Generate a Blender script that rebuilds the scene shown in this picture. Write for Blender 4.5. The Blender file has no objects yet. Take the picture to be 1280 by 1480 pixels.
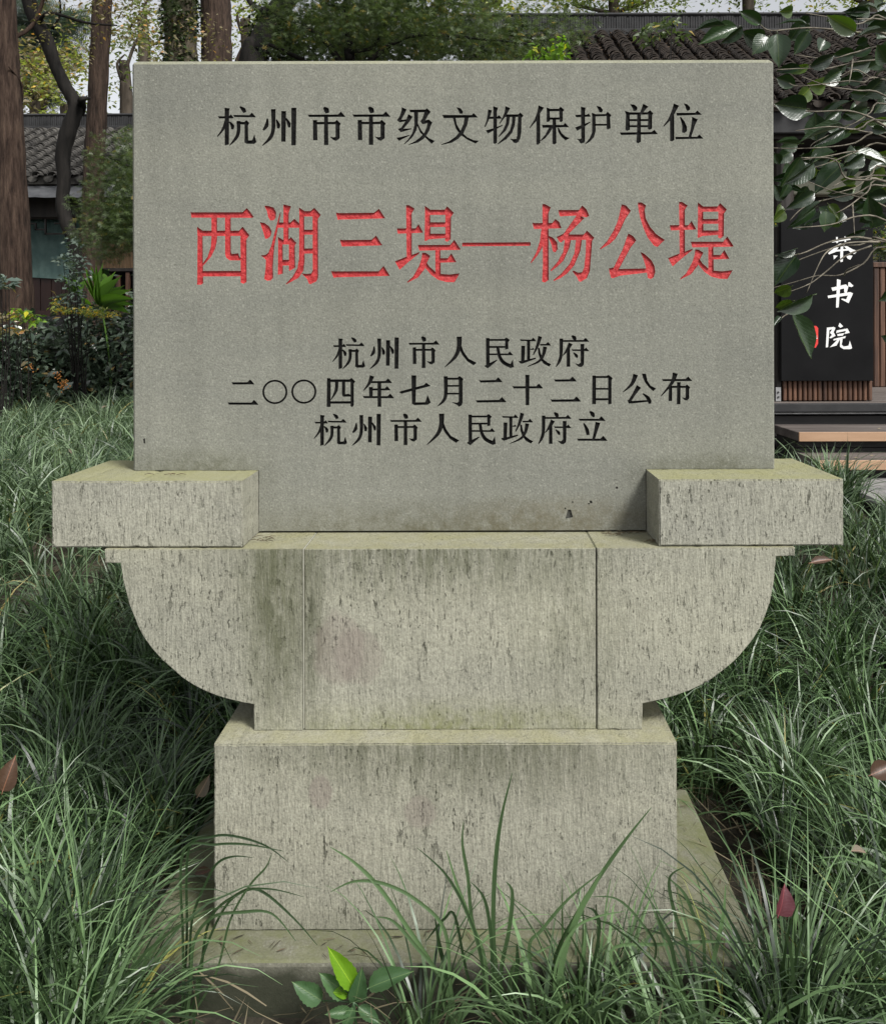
import bpy, bmesh, math, random
import numpy as np
from mathutils import Vector, Matrix, Quaternion, Euler
from mathutils.geometry import tessellate_polygon

random.seed(7)
RNG = np.random.default_rng(11)
SC = bpy.context.scene
COL = SC.collection

# ------------------------------------------------------------------ camera
F = 1283.0            # focal length in pixels of the 1280 px wide photograph
VX, VY = 685.0, 478.0  # where the lens axis meets the picture
EYE = 1.4
cam_data = bpy.data.cameras.new('camera')
cam = bpy.data.objects.new('camera', cam_data)
COL.objects.link(cam)
cam.location = (0, 0, EYE)
cam.rotation_euler = (math.radians(90), math.radians(0.16), 0)
cam_data.sensor_fit = 'HORIZONTAL'
cam_data.sensor_width = 36
cam_data.lens = 36 * F / 1280
cam_data.shift_x = -(VX - 640) / 1280
cam_data.shift_y = -(740 - VY) / 1280
cam_data.clip_start = 0.05
cam_data.clip_end = 2000
SC.camera = cam

# ------------------------------------------------------------------ sky, sun, exposure
world = bpy.data.worlds.new('World')
SC.world = world
world.use_nodes = True
wn, wl = world.node_tree.nodes, world.node_tree.links
bg = wn['Background']
sky = wn.new('ShaderNodeTexSky')
sky.sky_type = 'NISHITA'
sky.sun_disc = False
sky.sun_elevation = math.radians(48)
sky.sun_rotation = math.radians(140)
sky.air_density = 1.0
sky.dust_density = 2.0
sky.ozone_density = 1.0
hs = wn.new('ShaderNodeHueSaturation')
hs.inputs['Saturation'].default_value = 0.16
wl.new(sky.outputs[0], hs.inputs['Color'])
wl.new(hs.outputs[0], bg.inputs['Color'])
bg.inputs['Strength'].default_value = 0.10

sun_data = bpy.data.lights.new('sun', 'SUN')
sun_data.energy = 2.6
sun_data.angle = math.radians(14)
sun_data.color = (1.0, 0.98, 0.94)
sun = bpy.data.objects.new('sun', sun_data)
COL.objects.link(sun)
az, el = math.radians(140), math.radians(48)   # clockwise from +Y
sdir = Vector((math.sin(az) * math.cos(el), math.cos(az) * math.cos(el), math.sin(el)))
sun.rotation_euler = sdir.to_track_quat('Z', 'Y').to_euler()
sun.location = sdir * 20

SC.view_settings.view_transform = 'Standard'
SC.view_settings.look = 'None'
SC.view_settings.exposure = 0.80
SC.view_settings.gamma = 1.0
SC.view_settings.use_curve_mapping = False

# ------------------------------------------------------------------ helpers
def W(px, py, Y):
    """The point at distance Y that the photograph shows at pixel (px, py)."""
    return Vector(((px - VX) * Y / F, Y, EYE - (py - VY) * Y / F))

def sstep(a, b, x):
    t = np.clip((x - a) / (b - a), 0, 1)
    return t * t * (3 - 2 * t)

def ground_z(x, y):
    return 0.08 + 0.50 * sstep(2.3, 4.2, y) + 0.12 * sstep(4.2, 8.0, y) + 0.015 * np.sin(x * 2.1 + 1) * np.sin(y * 1.7)

def link(o, parent=None):
    COL.objects.link(o)
    if parent is not None:
        o.parent = parent
        o.matrix_parent_inverse = parent.matrix_world.inverted()
    return o

def tag(o, label=None, category=None, group=None, kind=None):
    if label: o['label'] = label
    if category: o['category'] = category
    if group: o['group'] = group
    if kind: o['kind'] = kind
    return o

def empty(name, loc, label, category, group=None):
    o = bpy.data.objects.new(name, None)
    o.location = loc
    o.empty_display_size = 0.1
    COL.objects.link(o)
    o.matrix_world = Matrix.Translation(Vector(loc))
    return tag(o, label, category, group)

def mesh_obj(name, verts, faces, mat, parent=None, smooth=False):
    me = bpy.data.meshes.new(name)
    me.from_pydata([tuple(v) for v in verts], [], [tuple(f) for f in faces])
    me.validate()
    me.update()
    if mat: me.materials.append(mat)
    o = bpy.data.objects.new(name, me)
    link(o, parent)
    if smooth:
        me.polygons.foreach_set('use_smooth', [True] * len(me.polygons))
    return o

def bm_obj(name, bm, mat, parent=None, smooth=False):
    bmesh.ops.recalc_face_normals(bm, faces=bm.faces[:])
    me = bpy.data.meshes.new(name)
    bm.to_mesh(me); bm.free()
    if mat: me.materials.append(mat)
    if smooth:
        me.polygons.foreach_set('use_smooth', [True] * len(me.polygons))
    o = bpy.data.objects.new(name, me)
    return link(o, parent)

def box_bm(bm, x0, x1, y0, y1, z0, z1, bev=0.0, seg=1):
    vs = [bm.verts.new(p) for p in ((x0,y0,z0),(x1,y0,z0),(x1,y1,z0),(x0,y1,z0),(x0,y0,z1),(x1,y0,z1),(x1,y1,z1),(x0,y1,z1))]
    fs = [bm.faces.new([vs[i] for i in q]) for q in ((0,3,2,1),(4,5,6,7),(0,1,5,4),(1,2,6,5),(2,3,7,6),(3,0,4,7))]
    if bev > 0:
        es = set()
        for f in fs: es.update(f.edges)
        bmesh.ops.bevel(bm, geom=list(es), offset=bev, segments=seg, affect='EDGES', profile=0.6)

def box(name, x0, x1, y0, y1, z0, z1, mat, parent=None, bev=0.0, seg=1):
    bm = bmesh.new()
    box_bm(bm, min(x0,x1), max(x0,x1), min(y0,y1), max(y0,y1), min(z0,z1), max(z0,z1), bev, seg)
    return bm_obj(name, bm, mat, parent)

def prism_y(name, pts, y0, y1, mat, parent=None, bev=0.0, seg=1, smooth=False):
    """An outline of (x, z) points extruded from y0 to y1."""
    bm = bmesh.new()
    a = [bm.verts.new((p[0], y0, p[1])) for p in pts]
    f = bm.faces.new(a)
    r = bmesh.ops.extrude_face_region(bm, geom=[f])
    for v in r['geom']:
        if isinstance(v, bmesh.types.BMVert): v.co.y = y1
    bmesh.ops.recalc_face_normals(bm, faces=bm.faces[:])
    if bev > 0:
        es = [e for e in bm.edges if e.calc_face_angle(0) > math.radians(14)]
        bmesh.ops.bevel(bm, geom=es, offset=bev, segments=seg, affect='EDGES', clamp_overlap=True)
    return bm_obj(name, bm, mat, parent, smooth)

def tube_arrays(pts, radii, sides=8, jitter=0.0, rnd=random):
    pts = [Vector(p) for p in pts]
    V, Fc = [], []
    up = Vector((0.13, 0.2, 1)).normalized()
    prev = None
    for i, p in enumerate(pts):
        d = (pts[min(i+1, len(pts)-1)] - pts[max(i-1, 0)])
        if d.length < 1e-9: d = Vector((0,0,1))
        d.normalize()
        a = prev if prev is not None else (up if abs(d.dot(up)) < 0.9 else Vector((1,0,0)))
        a = (a - d * a.dot(d)).normalized()
        prev = a
        b = d.cross(a)
        for k in range(sides):
            t = 2 * math.pi * k / sides
            r = radii[i] * (1 + jitter * (rnd.random() - 0.5))
            V.append(p + a * (math.cos(t) * r) + b * (math.sin(t) * r))
    n = len(pts)
    for i in range(n - 1):
        for k in range(sides):
            k2 = (k + 1) % sides
            Fc.append((i*sides+k, i*sides+k2, (i+1)*sides+k2, (i+1)*sides+k))
    Fc.append(tuple(range(sides))[::-1])
    Fc.append(tuple((n-1)*sides + k for k in range(sides)))
    return V, Fc

def smooth_path(pts, radii, n=4):
    """Catmull-Rom through the points."""
    P = [Vector(p) for p in pts]
    out, rad = [], []
    for i in range(len(P) - 1):
        p0, p1, p2, p3 = P[max(i-1,0)], P[i], P[i+1], P[min(i+2, len(P)-1)]
        for k in range(n):
            t = k / n
            out.append(0.5 * ((2*p1) + (p2-p0)*t + (2*p0-5*p1+4*p2-p3)*t*t + (3*p1-p0-3*p2+p3)*t**3))
            rad.append(radii[i] * (1-t) + radii[i+1] * t)
    out.append(P[-1]); rad.append(radii[-1])
    return out, rad

def tube(name, pts, radii, mat, parent=None, sides=8, n=4, jitter=0.0):
    p, r = smooth_path(pts, radii, n)
    V, Fc = tube_arrays(p, r, sides, jitter)
    return mesh_obj(name, V, Fc, mat, parent, smooth=True)

def np_mesh(name, V, polys_n, loops, mat, parent=None, col=None, smooth=False):
    """Fast mesh from arrays: V (n,3), polys_n = corners per polygon, loops = flat indices, col = one RGB value per vertex."""
    me = bpy.data.meshes.new(name)
    me.vertices.add(len(V)); me.vertices.foreach_set('co', np.asarray(V, np.float32).ravel())
    me.loops.add(len(loops)); me.loops.foreach_set('vertex_index', np.asarray(loops, np.int32))
    n = len(polys_n)
    me.polygons.add(n)
    st = np.zeros(n, np.int32); st[1:] = np.cumsum(polys_n)[:-1]
    me.polygons.foreach_set('loop_start', st)
    try: me.polygons.foreach_set('loop_total', np.asarray(polys_n, np.int32))
    except Exception: pass
    if smooth: me.polygons.foreach_set('use_smooth', np.ones(n, bool))
    if col is not None:
        at = me.color_attributes.new('tint', 'FLOAT_COLOR', 'POINT')
        c = np.ones((len(V), 4), np.float32); c[:, :3] = col
        at.data.foreach_set('color', c.ravel())
    me.update(calc_edges=True)
    if mat: me.materials.append(mat)
    o = bpy.data.objects.new(name, me)
    return link(o, parent)

# ------------------------------------------------------------------ materials
def new_mat(name):
    m = bpy.data.materials.new(name)
    m.use_nodes = True
    nt = m.node_tree
    return m, nt.nodes, nt.links, nt.nodes['Principled BSDF']

def N(nodes, t, **kw):
    n = nodes.new(t)
    for k, v in kw.items(): setattr(n, k, v)
    return n

def ramp(nodes, links, fac, stops, interp='LINEAR'):
    r = nodes.new('ShaderNodeValToRGB')
    r.color_ramp.interpolation = interp
    el = r.color_ramp.elements
    while len(el) < len(stops): el.new(0.5)
    for e, (p, c) in zip(el, stops):
        e.position = p
        e.color = (c[0], c[1], c[2], 1) if isinstance(c, (tuple, list)) else (c, c, c, 1)
    links.new(fac, r.inputs[0])
    return r.outputs[0]

def mixc(nodes, links, fac, a, b, mode='MIX'):
    m = nodes.new('ShaderNodeMix'); m.data_type = 'RGBA'; m.blend_type = mode
    for sock, v in ((m.inputs[0], fac), (m.inputs[6], a), (m.inputs[7], b)):
        if isinstance(v, (int, float)): sock.default_value = v
        elif isinstance(v, (tuple, list)): sock.default_value = (v[0], v[1], v[2], 1)
        else: links.new(v, sock)
    return m.outputs[2]

def math_n(nodes, links, op, a, b=None, c=None, clamp=False):
    m = nodes.new('ShaderNodeMath'); m.operation = op; m.use_clamp = clamp
    for i, v in enumerate((a, b, c)):
        if v is None: continue
        if isinstance(v, (int, float)): m.inputs[i].default_value = v
        else: links.new(v, m.inputs[i])
    return m.outputs[0]

def noise(nodes, links, vec, scale, detail=4, rough=0.55):
    n = nodes.new('ShaderNodeTexNoise')
    n.inputs['Scale'].default_value = scale
    n.inputs['Detail'].default_value = detail
    n.inputs['Roughness'].default_value = rough
    if vec is not None: links.new(vec, n.inputs['Vector'])
    return n.outputs['Fac']

def mapping(nodes, links, vec, scale=(1,1,1), loc=(0,0,0)):
    m = nodes.new('ShaderNodeMapping')
    m.inputs['Scale'].default_value = scale
    m.inputs['Location'].default_value = loc
    links.new(vec, m.inputs['Vector'])
    return m.outputs[0]

def bump(nodes, links, h, strength, dist, normal=None):
    b = nodes.new('ShaderNodeBump')
    b.inputs['Strength'].default_value = strength
    b.inputs['Distance'].default_value = dist
    links.new(h, b.inputs['Height'])
    if normal is not None: links.new(normal, b.inputs['Normal'])
    return b.outputs[0]

def simple_mat(name, c1, c2, scale=8, rough=0.7, bstr=0.3, bdist=0.003, stretch=(1,1,1), spec=0.4, contrast=(0.35, 0.65)):
    m, n, l, p = new_mat(name)
    tc = N(n, 'ShaderNodeTexCoord')
    v = mapping(n, l, tc.outputs['Object'], stretch)
    f = noise(n, l, v, scale, 6, 0.6)
    l.new(ramp(n, l, f, [(contrast[0], c1), (contrast[1], c2)]), p.inputs['Base Color'])
    p.inputs['Roughness'].default_value = rough
    p.inputs['Specular IOR Level'].default_value = spec
    if bstr: l.new(bump(n, l, noise(n, l, v, scale * 3, 6, 0.7), bstr, bdist), p.inputs['Normal'])
    return m

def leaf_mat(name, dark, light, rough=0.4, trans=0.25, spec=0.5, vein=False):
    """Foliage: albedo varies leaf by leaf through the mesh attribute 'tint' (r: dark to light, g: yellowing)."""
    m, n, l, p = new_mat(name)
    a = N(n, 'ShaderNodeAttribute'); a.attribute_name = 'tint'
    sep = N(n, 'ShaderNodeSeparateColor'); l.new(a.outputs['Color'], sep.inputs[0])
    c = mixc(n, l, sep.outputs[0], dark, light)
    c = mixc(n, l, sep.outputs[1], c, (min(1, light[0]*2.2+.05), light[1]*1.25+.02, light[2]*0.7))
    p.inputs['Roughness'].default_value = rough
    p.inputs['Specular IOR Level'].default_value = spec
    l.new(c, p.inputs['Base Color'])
    if trans > 0:
        t = N(n, 'ShaderNodeBsdfTranslucent')
        l.new(mixc(n, l, 1.0, c, (1.5, 1.7, 0.7), 'MULTIPLY'), t.inputs['Color'])
        mx = N(n, 'ShaderNodeMixShader'); mx.inputs[0].default_value = trans
        l.new(p.outputs[0], mx.inputs[1]); l.new(t.outputs[0], mx.inputs[2])
        l.new(mx.outputs[0], n['Material Output'].inputs['Surface'])
    return m

def big_leaf_mat(name, dark, light, rough=0.28, trans=0.12):
    """Single large leaves: each object gets its own shade; midrib and side veins along the leaf's own axes."""
    m, n, l, p = new_mat(name)
    tc = N(n, 'ShaderNodeTexCoord'); oi = N(n, 'ShaderNodeObjectInfo')
    sp = N(n, 'ShaderNodeSeparateXYZ'); l.new(tc.outputs['Object'], sp.inputs[0])
    ax = math_n(n, l, 'ABSOLUTE', sp.outputs[0])
    rib = math_n(n, l, 'LESS_THAN', ax, 0.012)
    w = math_n(n, l, 'SUBTRACT', sp.outputs[1], math_n(n, l, 'MULTIPLY', ax, 0.8))
    side = math_n(n, l, 'SINE', math_n(n, l, 'MULTIPLY', w, 62.0))
    side_c = math_n(n, l, 'POWER', math_n(n, l, 'MULTIPLY_ADD', side, 0.5, 0.5), 8.0)
    base = mixc(n, l, oi.outputs['Random'], dark, light)
    nz = noise(n, l, tc.outputs['Object'], 5, 4)
    base = mixc(n, l, math_n(n, l, 'MULTIPLY', nz, 0.5), base, dark)
    base = mixc(n, l, math_n(n, l, 'MULTIPLY', side_c, 0.10), base, (light[0]*1.5, light[1]*1.4, light[2]*1.5))
    base = mixc(n, l, math_n(n, l, 'MULTIPLY', rib, 0.45), base, (light[0]*3+.03, light[1]*2.2+.02, light[2]*2.4))
    l.new(base, p.inputs['Base Color'])
    p.inputs['Roughness'].default_value = rough
    p.inputs['Specular IOR Level'].default_value = 0.6
    l.new(bump(n, l, math_n(n, l, 'ADD', math_n(n, l, 'MULTIPLY', side_c, 0.15), nz), 0.2, 0.006), p.inputs['Normal'])
    t = N(n, 'ShaderNodeBsdfTranslucent')
    l.new(mixc(n, l, 1.0, base, (1.6, 1.8, 0.6), 'MULTIPLY'), t.inputs['Color'])
    mx = N(n, 'ShaderNodeMixShader'); mx.inputs[0].default_value = trans
    l.new(p.outputs[0], mx.inputs[1]); l.new(t.outputs[0], mx.inputs[2])
    l.new(mx.outputs[0], n['Material Output'].inputs['Surface'])
    return m

def bark_mat(name, c1, c2, sc=14, furrow=1.0, moss=None):
    m, n, l, p = new_mat(name)
    tc = N(n, 'ShaderNodeTexCoord')
    v = mapping(n, l, tc.outputs['Object'], (1, 1, 0.15))
    f = noise(n, l, v, sc, 8, 0.7)
    f2 = noise(n, l, tc.outputs['Object'], 3.0, 5, 0.6)
    c = ramp(n, l, f, [(0.34, tuple(x*0.25 for x in c1)), (0.46, c1), (0.68, c2)])
    c = mixc(n, l, math_n(n, l, 'MULTIPLY', f2, 0.6), c, tuple(x*0.55 for x in c1))
    if moss:
        mm = ramp(n, l, noise(n, l, tc.outputs['Object'], 5.5, 5, 0.7), [(0.45, 0.0), (0.6, 0.85)])
        c = mixc(n, l, mm, c, moss)
    l.new(c, p.inputs['Base Color'])
    p.inputs['Roughness'].default_value = 0.9
    p.inputs['Specular IOR Level'].default_value = 0.2
    l.new(bump(n, l, f, 1.0, 0.03 * furrow), p.inputs['Normal'])
    return m

def stone_mat(name, chiselled, base=(0.22, 0.215, 0.18), stains=(), algae_c=(0.30, 0.295, 0.15), algae_lo=0.35, algae_hi=0.9):
    """Grey-green stone. chiselled: vertical tool marks with pits. World-space coordinates (the monument never moves)."""
    m, n, l, p = new_mat(name)
    geo = N(n, 'ShaderNodeNewGeometry')
    pos = geo.outputs['Position']
    big = noise(n, l, pos, 2.6, 5, 0.6)
    med = noise(n, l, pos, 70, 4, 0.75)
    grain = noise(n, l, pos, 230, 3, 0.75)
    c = mixc(n, l, ramp(n, l, big, [(0.3, 0.0), (0.7, 1.0)]), tuple(x*0.90 for x in base), tuple(x*1.08 for x in base))
    c = mixc(n, l, 1.0, c, ramp(n, l, med, [(0.28, 0.86), (0.5, 1.0), (0.72, 1.13)]), 'MULTIPLY')
    c = mixc(n, l, 1.0, c, ramp(n, l, grain, [(0.30, 0.72), (0.5, 1.0), (0.70, 1.28)]), 'MULTIPLY')
    band = noise(n, l, mapping(n, l, pos, (0.35, 1, 1.6), (4, 1, 2)), 3.5, 5, 0.55)
    c = mixc(n, l, 1.0, c, ramp(n, l, band, [(0.3, (0.88,0.885,0.90)), (0.7, (1.09,1.085,1.06))]), 'MULTIPLY')
    drip = noise(n, l, mapping(n, l, pos, (1, 1, 0.05)), 24, 4, 0.6)
    c = mixc(n, l, 1.0, c, ramp(n, l, drip, [(0.32, 0.93), (0.5, 1.0), (0.7, 1.04)]), 'MULTIPLY')
    # pale crystals and dark specks in the stone itself
    vor = N(n, 'ShaderNodeTexVoronoi'); vor.inputs['Scale'].default_value = 175
    l.new(pos, vor.inputs['Vector'])
    sepc = N(n, 'ShaderNodeSeparateColor'); l.new(vor.outputs['Color'], sepc.inputs[0])
    spots = ramp(n, l, vor.outputs['Distance'], [(0.18, 1.0), (0.50, 0.0)])
    pick = math_n(n, l, 'GREATER_THAN', sepc.outputs[0], 0.86)
    c = mixc(n, l, math_n(n, l, 'MULTIPLY', math_n(n, l, 'MULTIPLY', spots, pick), 0.0 if chiselled else 0.33), c, (0.40, 0.40, 0.34))
    pick2 = math_n(n, l, 'LESS_THAN', sepc.outputs[0], 0.07)
    c = mixc(n, l, math_n(n, l, 'MULTIPLY', math_n(n, l, 'MULTIPLY', spots, pick2), 0.3), c, (0.07, 0.07, 0.05))
    sx = N(n, 'ShaderNodeSeparateXYZ'); l.new(pos, sx.inputs[0])
    nrm = N(n, 'ShaderNodeSeparateXYZ'); l.new(geo.outputs['True Normal'], nrm.inputs[0])
    up = ramp(n, l, nrm.outputs[2], [(0.6, 0.0), (0.9, 1.0)])
    side = math_n(n, l, 'SUBTRACT', 1.0, up)
    if chiselled:
        wob = N(n, 'ShaderNodeVectorMath'); wob.operation = 'ADD'   # tool marks wander a little
        sc_ = N(n, 'ShaderNodeVectorMath'); sc_.operation = 'SCALE'; sc_.inputs['Scale'].default_value = 0.006
        nn_ = N(n, 'ShaderNodeTexNoise'); nn_.inputs['Scale'].default_value = 14; l.new(pos, nn_.inputs['Vector'])
        l.new(nn_.outputs['Color'], sc_.inputs[0]); l.new(pos, wob.inputs[0]); l.new(sc_.outputs[0], wob.inputs[1])
        pw = wob.outputs[0]
        g1 = noise(n, l, mapping(n, l, pw, (1, 1, 0.11)), 165, 4, 0.7)       # fine scoring
        g2 = noise(n, l, mapping(n, l, pw, (1, 1, 0.24), (3.1, 0.4, 1.7)), 95, 4, 0.65)   # pits
        g3 = noise(n, l, mapping(n, l, pw, (1, 1, 0.20), (7.1, 5.4, 1.7)), 52, 5, 0.75)
        area = ramp(n, l, noise(n, l, pos, 8, 4, 0.6), [(0.38, 0.10), (0.62, 1.0)])
        g4 = noise(n, l, mapping(n, l, pw, (1, 1, 0.33), (1.1, 8.4, 2.7)), 210, 3, 0.6)
        pits = math_n(n, l, 'MULTIPLY', ramp(n, l, g2, [(0.335, 1.0), (0.37, 0.0)]), area)
        pits = math_n(n, l, 'MAXIMUM', pits, math_n(n, l, 'MULTIPLY', ramp(n, l, g4, [(0.325, 0.9), (0.37, 0.0)]), area))
        c = mixc(n, l, math_n(n, l, 'MULTIPLY', pits, math_n(n, l, 'MULTIPLY', side, 0.78)), c, (0.045, 0.047, 0.03))
        c = mixc(n, l, math_n(n, l, 'MULTIPLY', ramp(n, l, g1, [(0.55, 0.0), (0.68, 0.42)]), side), c, (0.43, 0.425, 0.34))
        c = mixc(n, l, math_n(n, l, 'MULTIPLY', ramp(n, l, g1, [(0.28, 0.35), (0.42, 0.0)]), side), c, (0.08, 0.082, 0.058))
        c = mixc(n, l, math_n(n, l, 'MULTIPLY', ramp(n, l, g3, [(0.34, 0.22), (0.44, 0.0)]), side), c, (0.11, 0.115, 0.08))
    # algae: on upward faces
    al = noise(n, l, pos, 12, 7, 0.7)
    algae = math_n(n, l, 'MULTIPLY', up, ramp(n, l, al, [(0.32, algae_lo), (0.62, algae_hi)]))
    c = mixc(n, l, algae, c, algae_c)
    # stains with a shape of their own: (x, z, rx, rz, colour, strength, kind)
    for (x, z, rx, rz, colr, st, kind) in stains:
        dx = math_n(n, l, 'DIVIDE', math_n(n, l, 'SUBTRACT', sx.outputs[0], x), rx)
        dz = math_n(n, l, 'DIVIDE', math_n(n, l, 'SUBTRACT', sx.outputs[2], z), rz)
        d = math_n(n, l, 'SQRT', math_n(n, l, 'ADD', math_n(n, l, 'MULTIPLY', dx, dx), math_n(n, l, 'MULTIPLY', dz, dz)))
        if kind == 'streak':
            ns = noise(n, l, mapping(n, l, pos, (1, 1, 0.12), (x, 0, z)), 52, 6, 0.78)
            amt = math_n(n, l, 'MULTIPLY', ramp(n, l, d, [(0.25, 1.0), (1.0, 0.0)]), ramp(n, l, ns, [(0.40, 0.12), (0.56, 1.0)]))
        elif kind == 'grime':
            ns = noise(n, l, pos, 32, 7, 0.75)
            amt = math_n(n, l, 'MULTIPLY', ramp(n, l, d, [(0.2, 1.0), (1.0, 0.0)]), ramp(n, l, ns, [(0.38, 0.15), (0.62, 1.0)]))
        else:
            ns = noise(n, l, pos, 16, 5, 0.6)
            d2 = math_n(n, l, 'ADD', d, math_n(n, l, 'MULTIPLY_ADD', ns, 0.7, -0.35))
            amt = ramp(n, l, d2, [(0.70, 1.0), (0.90, 0.0)])
        c = mixc(n, l, math_n(n, l, 'MULTIPLY', math_n(n, l, 'MULTIPLY', amt, st), side), c, colr)
    l.new(c, p.inputs['Base Color'])
    p.inputs['Roughness'].default_value = 0.85
    p.inputs['Specular IOR Level'].default_value = 0.25
    nb = bump(n, l, math_n(n, l, 'ADD', grain, med), 0.55, 0.0016)
    if chiselled:
        h = math_n(n, l, 'ADD', g1, math_n(n, l, 'MULTIPLY', math_n(n, l, 'SUBTRACT', 1.0, pits), 1.1))
        h = math_n(n, l, 'ADD', h, math_n(n, l, 'MULTIPLY', g3, 0.8))
        nb = bump(n, l, h, 0.9, 0.0042, nb)
    l.new(nb, p.inputs['Normal'])
    return m

def hewn(pts, seed, step=0.011, amt=0.0003, chip=0.0022, rate=0.03):
    """An outline with the slightly uneven, here and there chipped edge of worked stone."""
    rr = random.Random(seed); out = []
    n = len(pts); cx = sum(p[0] for p in pts)/n; cz = sum(p[1] for p in pts)/n
    for i in range(n):
        a, b = pts[i], pts[(i+1) % n]
        L = math.hypot(b[0]-a[0], b[1]-a[1]); k = max(1, int(L/step))
        nx, nz = -(b[1]-a[1])/L, (b[0]-a[0])/L
        if nx*(cx-a[0]) + nz*(cz-a[1]) < 0: nx, nz = -nx, -nz
        for j in range(k):
            t = j/k
            d = rr.gauss(0, amt) + (rr.uniform(.3, 1)*chip if (rr.random() < rate and j) else 0)
            if j == 0: d = 0
            out.append((a[0]+(b[0]-a[0])*t + nx*d, a[1]+(b[1]-a[1])*t + nz*d))
    return out

def stone_prism(name, pts, y0, y1, mat, parent, bev, seed, **kw):
    """hewn outline, front and back rims bevelled."""
    P = hewn(pts, seed, **kw)
    bm = bmesh.new()
    f = bm.faces.new([bm.verts.new((p[0], y0, p[1])) for p in P])
    r = bmesh.ops.extrude_face_region(bm, geom=[f])
    for v in r['geom']:
        if isinstance(v, bmesh.types.BMVert): v.co.y = y1
    bmesh.ops.recalc_face_normals(bm, faces=bm.faces[:])
    es = [e for e in bm.edges if abs(e.verts[0].co.y - e.verts[1].co.y) < 1e-6]
    rr = random.Random(seed+1)
    bmesh.ops.bevel(bm, geom=es, offset=bev, segments=2, affect='EDGES', clamp_overlap=True)
    return bm_obj(name, bm, mat, parent)
# ------------------------------------------------------------------ lettering: every stroke is an outline read in one view of the stone
def rib(*pts):
    """A brush stroke: centre points with widths -> outline."""
    P = [Vector((p[0], p[1])) for p in pts]; w = [p[2] for p in pts]
    if len(P) > 2:
        Q, R = [], []
        for i in range(len(P)-1):
            p0, p1, p2, p3 = P[max(i-1,0)], P[i], P[i+1], P[min(i+2,len(P)-1)]
            for k in range(4):
                t = k/4
                Q.append(0.5*((2*p1)+(p2-p0)*t+(2*p0-5*p1+4*p2-p3)*t*t+(3*p1-p0-3*p2+p3)*t**3))
                R.append(w[i]*(1-t)+w[i+1]*t)
        Q.append(P[-1]); R.append(w[-1]); P, w = Q, R
    L, Rr = [], []
    for i in range(len(P)):
        d = (P[min(i+1,len(P)-1)] - P[max(i-1,0)]).normalized()
        nn = Vector((-d.y, d.x))
        L.append(P[i] + nn*w[i]/2); Rr.append(P[i] - nn*w[i]/2)
    return [(v.x, v.y) for v in L + Rr[::-1]]

def heng(x0, y0, x1, y1, w=16, t=1.0):
    """Horizontal stroke: thin bar, slanted start, triangular stop at its right end (x1 = tip, y = bar centre)."""
    k = w * 1.55 * t
    return [(x0, y0-w*.55), (x0+w*.6, y0-w*.45), (x1-k*1.9, y1-w/2), (x1-k*1.15, y1-w/2-k*.75), (x1-k*.55, y1-w/2-k*.1), (x1, y1+w*.38), (x1-w*.2, y1+w/2), (x0+w*.5, y0+w/2)]

def ring(cx, cy, r0, r1, n=40):
    out = []
    for a0, a1 in ((-0.05, math.pi+0.05), (math.pi-0.05, 2*math.pi+0.05)):
        A = [a0+(a1-a0)*i/(n//2) for i in range(n//2+1)]
        out.append([(cx+r1*math.cos(a), cy+r1*math.sin(a)*.97) for a in A] + [(cx+r0*math.cos(a), cy+r0*math.sin(a)*.97) for a in A[::-1]])
    return out

GL = {}
GL['xi'] = ((260,280,5.818), [
 [(93,140),(100,148),(530,148),(565,113),(590,140),(623,188),(615,195),(100,192)],
 [(268,180),(315,180),(315,380),(300,450),(265,520),(197,597),(190,585),(235,520),(262,440),(268,350)],
 [(382,180),(430,180),(430,485),(440,500),(492,493),(502,520),(522,545),(505,553),(420,552),(390,530),(382,500)],
 [(151,310),(193,310),(197,745),(180,757),(143,757),(147,740)],
 [(147,268),(195,303),(500,303),(530,270),(587,342),(562,375),(562,735),(535,750),(512,740),(512,347),(195,347),(150,347)],
 [(190,642),(515,642),(515,687),(190,687)]])
GL['hu'] = ((260,280,5.818), [
 [(712,95),(745,95),(790,110),(812,150),(808,195),(790,217),(762,217),(745,190),(735,140)],
 [(675,232),(715,240),(755,270),(773,310),(765,350),(740,370),(718,372),(705,320)],
 [(845,148),(850,160),(795,440),(783,600),(785,700),(765,722),(735,725),(710,710),(722,620),(725,550),(705,530),(680,512),(720,508),(745,490),(770,430),(820,240)],
 [(830,235),(930,235),(965,205),(1010,248),(1015,280),(815,278)],
 [(873,82),(938,100),(918,150),(917,390),(873,390)],
 [(829,388),(866,388),(868,665),(825,675)],
 [(825,355),(870,383),(915,380),(935,358),(982,408),(968,430),(970,615),(925,642),(918,640),(918,420),(830,420)],
 [(865,550),(920,550),(920,597),(865,597)],
 [(1007,142),(1047,142),(1050,560),(1040,640),(1000,700),(895,757),(893,750),(950,690),(990,620),(1003,540)],
 [(1003,108),(1050,140),(1100,140),(1133,112),(1187,172),(1163,205),(1163,700),(1150,730),(1100,755),(1085,750),(1070,710),(1022,662),(1060,670),(1105,665),(1118,640),(1118,185),(1010,185)],
 [(1045,297),(1122,297),(1122,338),(1045,338)], [(1045,455),(1122,455),(1122,497),(1045,497)]])
GL['san'] = ((460,280,5.818), [
 [(150,152),(175,158),(470,156),(513,122),(565,203),(180,212),(165,214)],
 [(183,380),(205,385),(450,383),(487,347),(541,430),(210,438),(200,438)],
 [(108,645),(130,648),(510,648),(550,603),(603,687),(150,698),(130,702)]])
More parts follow.
